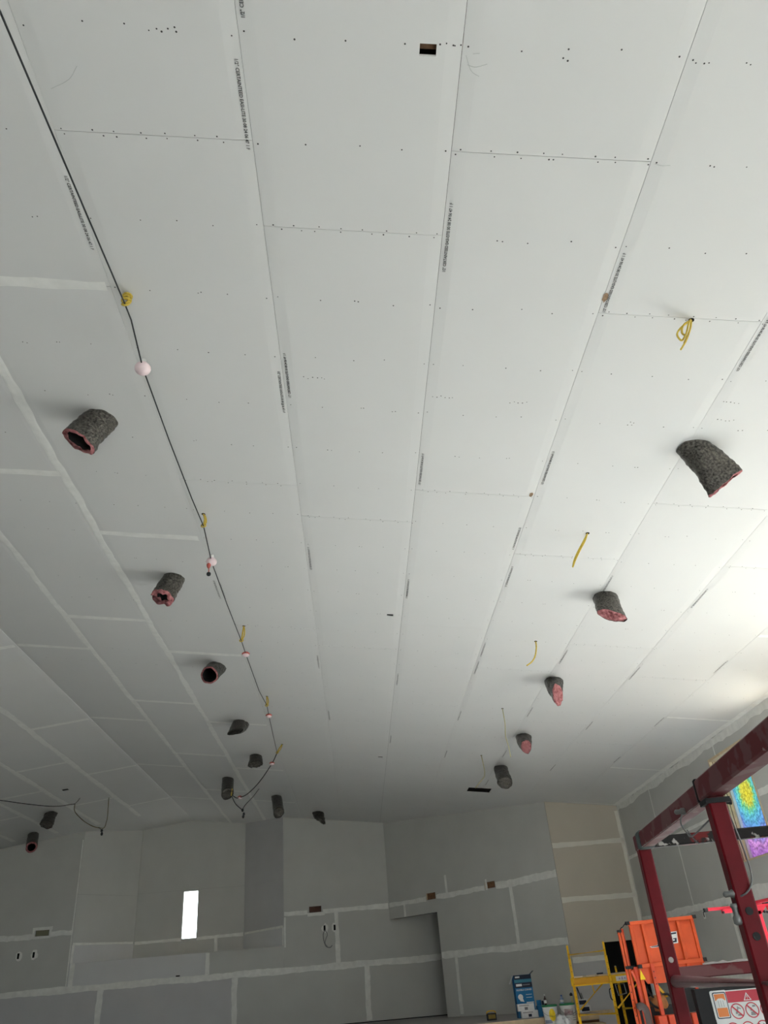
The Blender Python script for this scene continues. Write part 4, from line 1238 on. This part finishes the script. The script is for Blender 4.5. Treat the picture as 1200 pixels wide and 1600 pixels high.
for z in (1.42, 1.34, 1.26): MB().lathe((4.40, YJ - .08, z), [(.009, 0), (.009, .004)], 10, (0, -1, 0)).build('bolt_hole', M_RUB, jl)
for z in (1.28, 1.18, 1.08, .98, .88): MB().lathe((4.045, 13.58, z), [(.008, 0), (.008, .004)], 8, (0, -1, 0)).build('bolt_hole', M_RUB, jl)
# logo plate: slanted dark letters with pale outline
def lg(name, pts, m_, h): return MB().poly([(4.475 + x, YJ - .004 - h, 1.72 + z) for x, z in pts], (0, .002, 0)).build(name, m_, pan)
lg('logo_outline', [(-.03, .03), (.10, .04), (.145, .19), (.45, .205), (.43, .045), (.27, .035), (.26, .02), (.0, .01)], M_SIGNW, .001)
lg('logo_letter', [(.0, .03), (.10, .035), (.135, .16), (.175, .165), (.145, .02), (.0, .02)], M_NAVY, .004)
lg('logo_letter', [(.19, .04), (.29, .045), (.285, .08), (.235, .078), (.25, .17), (.21, .168)], M_NAVY, .004)
lg('logo_letter', [(.305, .055), (.41, .06), (.42, .115), (.365, .112), (.365, .098), (.39, .1), (.385, .08), (.335, .078), (.345, .165), (.43, .17), (.435, .192), (.31, .185)], M_NAVY, .004)
# yellow decals, lower machine
MB().poly([(4.19, YJ - .03, 1.33), (4.27, YJ - .03, 1.33), (4.22, YJ - .03, 1.46)], (0, .004, 0)).build('warning_decal', M_BRIGHTY, jl)
MB().poly([(5.06, YJ - .006, 1.33), (5.14, YJ - .006, 1.33), (5.12, YJ - .006, 1.45)], (0, .004, 0)).build('warning_decal', M_BRIGHTY, jl)
MB().poly([(4.45, YJ + .2, 1.28), (4.49, YJ + .2, 1.28), (4.63, YJ + .2, 1.08), (4.59, YJ + .2, 1.07)], (0, .03, 0)).build('yellow_brace', M_YPAINT, jl)
mot = MB().lathe((4.33, YJ + .18, .98), [(.02, -.02), (.12, 0), (.13, .05), (.13, .20), (.11, .23), (.03, .24)], 18, (1, .1, .05)).build('motor', mat('tan_motor', (.50, .22, .07), .5, col2=(.22, .08, .03), vscale=9), jl, smooth=True)
MB().box((4.45, YJ + .28, .80), (.55, .4, .34)).build('machine_base', M_RUB, jl)
for p in ([(4.30, YJ + .1, 1.25), (4.27, YJ + .08, 1.1), (4.34, YJ + .05, .98), (4.50, YJ + .05, .92)], [(4.52, YJ + .1, 1.12), (4.62, YJ + .1, 1.10), (4.66, YJ + .1, .95), (4.62, YJ + .1, .85)], [(4.25, YJ + .1, 1.3), (4.33, YJ + .12, 1.15), (4.40, YJ + .12, 1.05)]):
    MB().tube(smoothpath(p, 6), .016, 8).build('hose', M_RUB, jl, smooth=True)
for x0_, x1_ in ((4.30, 4.42), (4.45, 4.62), (4.80, 4.95)):
    MB().box(((x0_ + x1_) / 2, YJ - .05, .72), (x1_ - x0_, .2, .29)).build('battery_box', M_ORANGE2, jl)
for x in (4.625,): MB().box((x, YJ - .155, .72), (.02, .01, .28)).build('hazard_strip', M_BRIGHTY, jl)
MB().box((4.86, YJ + .1, 1.02), (.26, .2, .30)).build('control_box', M_RUB, jl)
MB().tube(smoothpath([(4.05, YJ, .98), (4.12, YJ - .02, 1.0), (4.18, YJ - .02, .93), (4.19, YJ - .02, .70)], 5),   .05, 10).build('fender', mat('brown_grey_guard', (.10, .075, .07), .6), jl, smooth=True)
MB().box((4.6, YJ + .3, .32), (1.1, .8, .34)).build('chassis', M_ORANGE2, jl)
for x in (4.15, 5.05):
    for y in (YJ, YJ + .6):
        MB().lathe((x - .05, y, .17), [(.03, 0), (.15, 0), (.17, .02), (.17, .09), (.15, .11), (.03, .11)], 20, (1, 0, 0)).build('wheel', M_RUB, jl)

# ---------------------------------------------------------------- yellow rolling scaffold
sc = thing('rolling_scaffold', (4.75, 16.87, 0), 'yellow rolling scaffold with plank deck standing before the dark doorway', 'scaffold')
FA, FB = V((3.93, 16.72, 0)), V((4.46, 16.10, 0))
BK = V((.766, .643, 0)).normalized() * 1.45
RA, RB = FA + BK, FB + BK
def post(p, top, m_=M_YPAINT):
    o = MB().tube([zz(p, .15), zz(p, top - .22)], .026, 12).build('post', m_, sc, smooth=True)
    MB().tube([zz(p, top - .24), zz(p, top)], .019, 12).build('post_pin', M_YPAINT, o, smooth=True)
    MB().lathe(zz(p, top), [(.02, 0), (.018, .012), (.006, .018)], 12).build('post_cap', M_LUMB, o, smooth=True)
    MB().lathe(zz(p, .0) + V((-.03, 0, .06)), [(.02, 0), (.06, .005), (.06, .05), (.02, .055)], 14, (1, 0, 0)).build('caster', M_RUB, o)
    for z in [.5 + .1 * i for i in range(9)]:
        MB().lathe(zz(p + V((0, -.0255, 0)), z + .3), [(.006, 0), (.006, .002)], 8, (0, -1, 0)).build('pin_hole', M_RUB, o)
for p in (FA, FB): post(p, 1.93)
for p in (RA, RB): post(p, 1.52)
def rung(p, q_, z0_, z1_, r): MB().tube([zz(p, z0_), zz(q_, z1_)], r, 8).build('rung', M_YPAINT, sc, smooth=True)
rung(FA, FB, 1.775, 1.79, .013)
for z in (.82, .45): rung(FA, FB, z, z, .018); rung(RA, RB, z, z, .018)
# deck frame: end channel, side channels, planks
ch = M_YPAINT
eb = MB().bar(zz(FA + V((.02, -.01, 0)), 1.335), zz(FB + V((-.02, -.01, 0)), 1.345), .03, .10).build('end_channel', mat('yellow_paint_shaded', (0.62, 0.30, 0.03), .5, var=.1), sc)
MB().bar(zz(FA + V((.02, -.02, 0)), 1.275), zz(FB + V((-.02, -.02, 0)), 1.285), .05, .02).build('channel_lip', M_YPAINT, eb)
MB().bar(zz(RA, 1.335), zz(RB, 1.345), .03, .10).build('end_channel', M_YPAINT, sc)
sd = MB().bar(zz(FB + V((.03, .02, 0)), 1.335), zz(RB + V((.03, 0, 0)), 1.335), .025, .135).build('side_channel', M_YPAINT, sc)
MB().bar(zz(FA + V((-.03, .02, 0)), 1.335), zz(RA + V((-.03, 0, 0)), 1.335), .025, .135).build('side_channel', M_YPAINT, sc)
ux = (RB - FB).normalized()
s_c = FB + V((.03, .02, 0)) + V((ux.y, -ux.x, 0)) * .0145
MB().bar(zz(s_c + ux * .12, 1.335), zz(s_c + ux * 1.1, 1.335), .006, .075).build('maker_sticker', M_SIGNW, sd)
for i_ in range(9):
    MB().bar(zz(s_c + ux * (.2 + .085 * i_) + V((ux.y, -ux.x, 0)) * .0035, 1.335), zz(s_c + ux * (.25 + .085 * i_) + V((ux.y, -ux.x, 0)) * .0035, 1.335), .001, .028 + .014 * (i_ % 2)).build('sticker_print', mat('sticker_ink', (.42, .36, .55), .7), sd)
for i in range(3):
    a_ = FA.lerp(FB, (i + .5) / 3); b_ = RA.lerp(RB, (i + .5) / 3)
    MB().bar(zz(a_, 1.41), zz(b_, 1.41), .205, .025).build('deck_plank', M_PLY, sc)
MB().tube([zz(FB + ux * .08, .90), zz(FB + ux * .95, 1.28)], .016, 8).build('brace', M_YPAINT, sc)
MB().tube([zz(FB + ux * .62, 1.13), zz(FB + ux * .58, 1.28)], .012, 8).build('brace', M_YPAINT, sc)
MB().tube([zz(FA + ux * .08, .90), zz(FA + ux * .95, 1.28)], .016, 8).build('brace', M_YPAINT, sc)
MB().tube([zz(FA + ux * .60, 1.13), zz(FA + ux * .56, 1.28)], .012, 8).build('brace', M_YPAINT, sc)
MB().tube(smoothpath([zz(FB + V((-.03, -.01, 0)), 1.20), zz(FB + V((-.06, -.02, 0)), 1.17), zz(FB + V((-.06, -.02, 0)), 1.06), zz(FB + V((-.03, -.01, 0)), 1.02)], 5), .009, 6).build('latch_handle', M_RUB, sc)
MB().tube([zz(FB + ux * .12, 1.25), zz(FB + ux * .40, 1.25), zz(FB + ux * .42, 1.10), zz(FB + ux * .16, 1.08), zz(FB + ux * .12, 1.25)], .010, 6).build('clip_loop', M_STEEL, sc)
tc_ = zz(FA.lerp(FB, .72) + ux * .22, 1.4225)
tool = thing('hand_saw', tc_, 'dark hand tool lying on the yellow scaffold deck', 'tool')
MB().bar(tc_ + V((-.06, .02, .004)), tc_ + V((.18, .05, .004)), .06, .006).build('blade', M_STEEL, tool)
MB().box(tc_ + V((-.10, .015, .014)), (.11, .05, .026), .15).build('grip', M_NAVY, tool)

# ---------------------------------------------------------------- bright red drywall hoist
hs = thing('drywall_hoist', (4.28, 9.0, 0), 'bright red drywall hoist with T-shaped arms and black end caps', 'hoist')
hb = lambda nm, p, q_, a_, b_, m_=M_PINKRED: MB().bar(p, q_, a_, b_, (0, 0, 1) if abs(V(q_).z - V(p).z) < .5 else (0, 1, 0), .004).build(nm, m_, hs)
hb('mast', (4.19, 9, .35), (4.19, 9, 1.92), .06, .06)
hb('mast_inner', (4.19, 9, 1.0), (4.19, 9, 1.93), .045, .045)
hb('cross_arm', (3.66, 9.0, 1.972), (4.75, 9.0, 1.962), .035, .030)
hb('arm_sleeve', (3.81, 8.985, 1.942), (4.05, 8.985, 1.942), .045, .040)
hb('arm_sleeve', (4.30, 8.985, 1.940), (4.55, 8.985, 1.940), .045, .040)
MB().poly([(4.13, 8.97, 1.955), (4.28, 8.97, 1.955), (4.23, 8.97, 1.90), (4.19, 8.97, 1.885)], (0, .06, 0)).build('gusset', M_PINKRED, hs)
for x in (3.645, 4.765): MB().box((x, 9, 1.967), (.035, .045, .036)).build('end_cap', M_RUB, hs)
for x, z in ((3.80, 1.93), (4.235, 1.905), (4.265, 1.90)): MB().lathe((x, 8.95, z), [(.010, 0), (.014, .01), (.008, .03)], 10, (0, -1, 0)).build('locking_knob', M_RUB, hs)
hb('long_arm', (4.20, 8.3, 2.0), (4.20, 9.8, 2.0), .035, .03)
MB().box((4.30, 9.0, 2.0), (.05, .04, .035)).build('end_cap', M_RUB, hs)
MB().lathe((4.19, 8.9, 1.0), [(.02, 0), (.17, .005), (.17, .02), (.02, .025)], 24, (0, -1, 0)).build('winch_wheel', M_PINKRED, hs)
for a_ in (90, 210, 330):
    dx, dy = .75 * math.cos(math.radians(a_)), .75 * math.sin(math.radians(a_))
    hb('leg', (4.19, 9, .40), (4.19 + dx, 9 + dy, .12), .045, .045)
    MB().lathe((4.19 + dx - .02, 9 + dy, .06), [(.02, 0), (.06, .004), (.06, .036), (.02, .04)], 14, (1, 0, 0)).build('caster', M_RUB, hs)

# ---------------------------------------------------------------- cartons, buckets, work light on the stage edge
bx = thing('carton_of_corner_tape', (3.56, 20.0, ZS), 'tall blue carton with dark bands and a white roll picture on the stage edge', 'carton')
body = MB().box((3.555, 20.02, ZS + .40), (.39, .26, .80)).build('carton_body', M_BLUE, bx)
yb_ = 19.888
def fp(name, x0, x1, z0, z1, m_, d_=0.0): return MB().box(((x0 + x1) / 2, yb_ - d_, ZS + (z0 + z1) / 2), (x1 - x0, .004, z1 - z0)).build(name, m_, body)
fp('printed_band', 3.362, 3.748, .715, .798, M_NAVY); fp('printed_band', 3.362, 3.748, .655, .712, M_TEAL); fp('printed_band', 3.362, 3.748, .555, .652, M_NAVY)
fp('logo_patch', 3.39, 3.52, .585, .63, M_SIGNW, .002); fp('logo_patch', 3.39, 3.49, .745, .775, M_SIGNW, .002); fp('logo_patch', 3.54, 3.70, .60, .615, M_GREYP, .002)
letters('lettering', 'FLEXIBLE CORNER', .045, (3.385, yb_ - .003, ZS + .50), (1, 0, 0), (0, 0, 1), M_SIGNW, body, fit=.34)
MB().lathe((3.455, yb_ - .001, ZS + .385), [(.055, 0), (.055, .003)], 24, (0, -1, 0)).build('roll_picture', M_SIGNW, body)
MB().poly([(3.41, yb_ - .003, ZS + .40), (3.50, yb_ - .003, ZS + .36), (3.525, yb_ - .003, ZS + .29), (3.44, yb_ - .003, ZS + .31)], (0, .002, 0)).build('roll_picture', M_SIGNW, body)
for z in (.42, .365): fp('print_line', 3.58, 3.71, z, z + .008, M_SIGNW, .001)
fp('print_line', 3.57, 3.73, .265, .285, M_SIGNW, .001); fp('print_line', 3.41, 3.50, .25, .26, M_SIGNW, .001)
for sx, x in ((-1, 3.36), (1, 3.75)):
    MB().poly([(x, 19.93, ZS + .795), (x, 20.10, ZS + .795), (x + sx * .085, 20.10, ZS + (.64 if sx < 0 else .86)), (x + sx * .085, 19.93, ZS + (.64 if sx < 0 else .86))], (0, 0, .004)).build('carton_flap', M_SIGNW if sx < 0 else M_NAVY, body)
for i, (x0, z0, lab) in enumerate(((3.335, .13, 'white-labelled flat carton leaning low on the blue carton'), (3.40, .0, 'lower white-labelled carton at the stage edge'))):
    c = thing('small_carton', (x0 + .18, 19.82, ZS + z0), lab, 'carton')
    bd = MB().box((x0 + .18, 19.80, ZS + z0 + .065), (.36, .14, .128)).build('carton_body', M_SIGNW, c)
    MB().box((x0 + .18, 19.7285, ZS + z0 + .045), (.07, .003, .05)).build('printed_mark', M_NAVY if i else M_GREYP, bd)
    MB().box((x0 + .14, 19.7285, ZS + z0 + .10), (.22, .003, .012)).build('print_line', M_GREYP, bd)
c = thing('small_carton', (3.845, 19.83, ZS), 'blue open carton between the tall carton and the first bucket', 'carton')
bd = MB().box((3.845, 19.83, ZS + .10), (.15, .20, .20)).build('carton_body', M_BLUE, c)
MB().box((3.85, 19.94, ZS + .25), (.10, .012, .10)).build('carton_flap', M_BLUE, c)
MB().box((3.912, 19.83, ZS + .24), (.01, .18, .09)).build('carton_flap', M_NAVY, c)

def bucket(x, y, z, lab, sticker):
    t = thing('compound_bucket', (x, y, z), lab, 'bucket', 'compound buckets by the stage')
    MB().lathe((x, y, z), [(.13, 0), (.135, .01), (.152, .33), (.157, .335), (.157, .355), (.150, .36)], 28).build('bucket_body', M_WHITE, t, smooth=True)
    MB().lathe((x, y, z + .345), [(.160, 0), (.163, .004), (.163, .03), (.155, .036), (.14, .028), (.01, .028)], 28).build('lid', M_GREEN, t)
    MB().tube([(x + .165 * math.cos(u), y + .165 * math.sin(u), z + .30 - .12 * math.sin((u - PI) / 1.0)) for u in [PI + PI * i / 12 for i in range(13)]], .003, 6).build('bail_handle', M_STEEL, t)
    for (a0, a1, z0, z1, m_) in sticker:
        n = 8
        pts = []
        for i in range(n + 1):
            u = math.radians(a0 + (a1 - a0) * i / n)
            for zq in (z0, z1):
                r_ = .135 + (zq / .33) * .017 + .0015
                pts.append((x + r_ * math.cos(u), y + r_ * math.sin(u), z + zq))
        MB().add(pts, [(2 * i, 2 * i + 2, 2 * i + 3, 2 * i + 1) for i in range(n)]).build('bucket_label', m_, t)
    return t
ZB = .565
b1 = bucket(3.885, 19.05, ZB, 'white bucket with green lid and yellow oval label', [(195, 265, .06, .12, mat('label_grey', (.3, .32, .42), .6))])
lb = []
for i in range(20):
    u = 2 * PI * i / 20
    an = math.radians(272 + 26 * math.cos(u)); zq = .205 + .11 * math.sin(u)
    lb.append((3.885 + .152 * math.cos(an), 19.05 + .152 * math.sin(an), ZB + zq))
MB().add([(3.885 + .1545 * math.cos(math.radians(272)), 19.05 + .1545 * math.sin(math.radians(272)), ZB + .205)] + lb, [(0, i + 1, (i + 1) % 20 + 1) for i in range(20)]).build('oval_label', M_BRIGHTY, b1)
b2 = bucket(4.26, 19.05, ZB, 'white bucket with green lid and lined text label beside the scaffold', [(225, 300, .17, .285, mat('label_red', (.28, .16, .17), .6, col2=(.6, .58, .57), vscale=18)), (290, 340, .08, .09, M_GREYP), (290, 340, .12, .127, M_GREYP), (290, 340, .16, .167, M_GREYP), (290, 340, .20, .207, M_GREYP)])
def bottle(x, y, z, r, h, m_, mc, lab):
    t = thing('bottle', (x, y, z), lab, 'bottle')
    MB().lathe((x, y, z), [(r * .9, 0), (r, .006), (r, h * .55), (r * .45, h * .72), (r * .4, h * .85)], 14).build('bottle_body', m_, t, smooth=True)
    MB().lathe((x, y, z + h * .84), [(r * .48, 0), (r * .5, h * .14), (r * .3, h * .16)], 12).build('bottle_cap', mc, t, smooth=True)
    MB().lathe((x, y, z + h * .18), [(r * 1.02, 0), (r * 1.03, h * .28)], 14).build('bottle_label', M_SIGNW, t)
bottle(3.815, 19.05, ZB + .375, .03, .20, mat('dark_bottle', (.05, .03, .03), .4), M_WHITE, 'small dark bottle with pale cap on the first bucket lid')
bottle(4.17, 19.05, ZB + .375, .04, .16, mat('blue_bottle', (.25, .35, .55), .25), mat('blue_cap', (.05, .12, .4), .4), 'small blue plastic bottle on the second bucket lid')
ct = thing('caulk_tube', (4.375, 19.02, ZB + .375), 'black-topped tube standing on the second bucket beside the scaffold post', 'tube')
MB().lathe((4.375, 19.02, ZB + .375), [(.02, 0), (.02, .12), (.012, .13)], 12).build('tube_body', M_YELP, ct, smooth=True)
MB().lathe((4.375, 19.02, ZB + .50), [(.03, 0), (.035, .03), (.012, .06)], 12).build('tube_cap', M_RUB, ct, smooth=True)
# crumpled white bag in front of the buckets, hung on the step edge
bagp = []
bg_ = MB()
for (cx, cz, r_) in ((4.03, .62, .13), (4.16, .58, .12), (4.08, .50, .15)):
    bg_.ball((cx, 18.80, cz), r_, 22, 16, (.85, .7, 1.15))
for i, p in enumerate(bg_.v):
    k = math.sin(p.x * 61 + p.z * 37) * .012 + math.sin(p.z * 83 - p.x * 29 + p.y * 50) * .009 + random.uniform(-.003, .003)
    bg_.v[i] = p + V((k, k * .6, k * .8))
tag(bg_.build('plastic_bag', M_BAG, smooth=True), 'crumpled white plastic bag against the front of the buckets', 'bag')
# trestle carrying the bag
# work light / battery radio in yellow and black
wl = thing('work_light', (2.785, 20.05, ZS), 'small black and yellow cordless work light on the stage floor', 'work light')
MB().box((2.785, 20.05, ZS + .07), (.20, .14, .13)).build('light_housing', M_RUB, wl)
MB().box((2.785, 19.978, ZS + .075), (.15, .006, .075)).build('light_face', mat('dull_gold', (.34, .22, .03), .5), wl)
for i in range(4): MB().box((2.74 + .03 * i, 19.973, ZS + .075), (.006, .006, .07)).build('grille_bar', M_RUB, wl)
MB().tube(smoothpath([(2.69, 20.05, ZS + .12), (2.70, 20.05, ZS + .165), (2.785, 20.05, ZS + .178), (2.87, 20.05, ZS + .165), (2.88, 20.05, ZS + .12)], 5), .011, 8).build('carry_handle', M_YPAINT, wl, smooth=True)
# electrical panel boxes stacked behind the scaffold
for (x, z, w_, h_, lab) in ((4.835, ZS, .24, .12, 'lower dark storage tin with pale frame behind the scaffold'), (4.80, ZS + .125, .22, .12, 'upper dark storage tin with pale frame behind the scaffold')):
    t = thing('storage_tin', (x, 19.95, z), lab, 'tin', 'dark tins behind the scaffold')
    MB().box((x, 19.95, z + h_ / 2), (w_, .16, h_)).build('tin_body', M_SIGNW, t)
    MB().box((x, 19.868, z + h_ / 2), (w_ * .72, .006, h_ * .62)).build('tin_label', M_NAVY, t)
    MB().box((x, 19.95, z + h_ - .004), (w_ + .01, .17, .012)).build('tin_lid', M_SIGNW, t)
spray = thing('utility_knife', (4.78, 19.93, ZS + .246), 'thin black tool standing upright on the stacked tins', 'tool')
MB().bar((4.80, 19.93, ZS + .247), (4.74, 19.93, ZS + .47), .03, .02).build('tool_blade', M_RUB, spray)
MB().bar((4.835, 19.93, ZS + .247), (4.81, 19.93, ZS + .36), .018, .018).build('tool_handle', M_GREYP, spray)
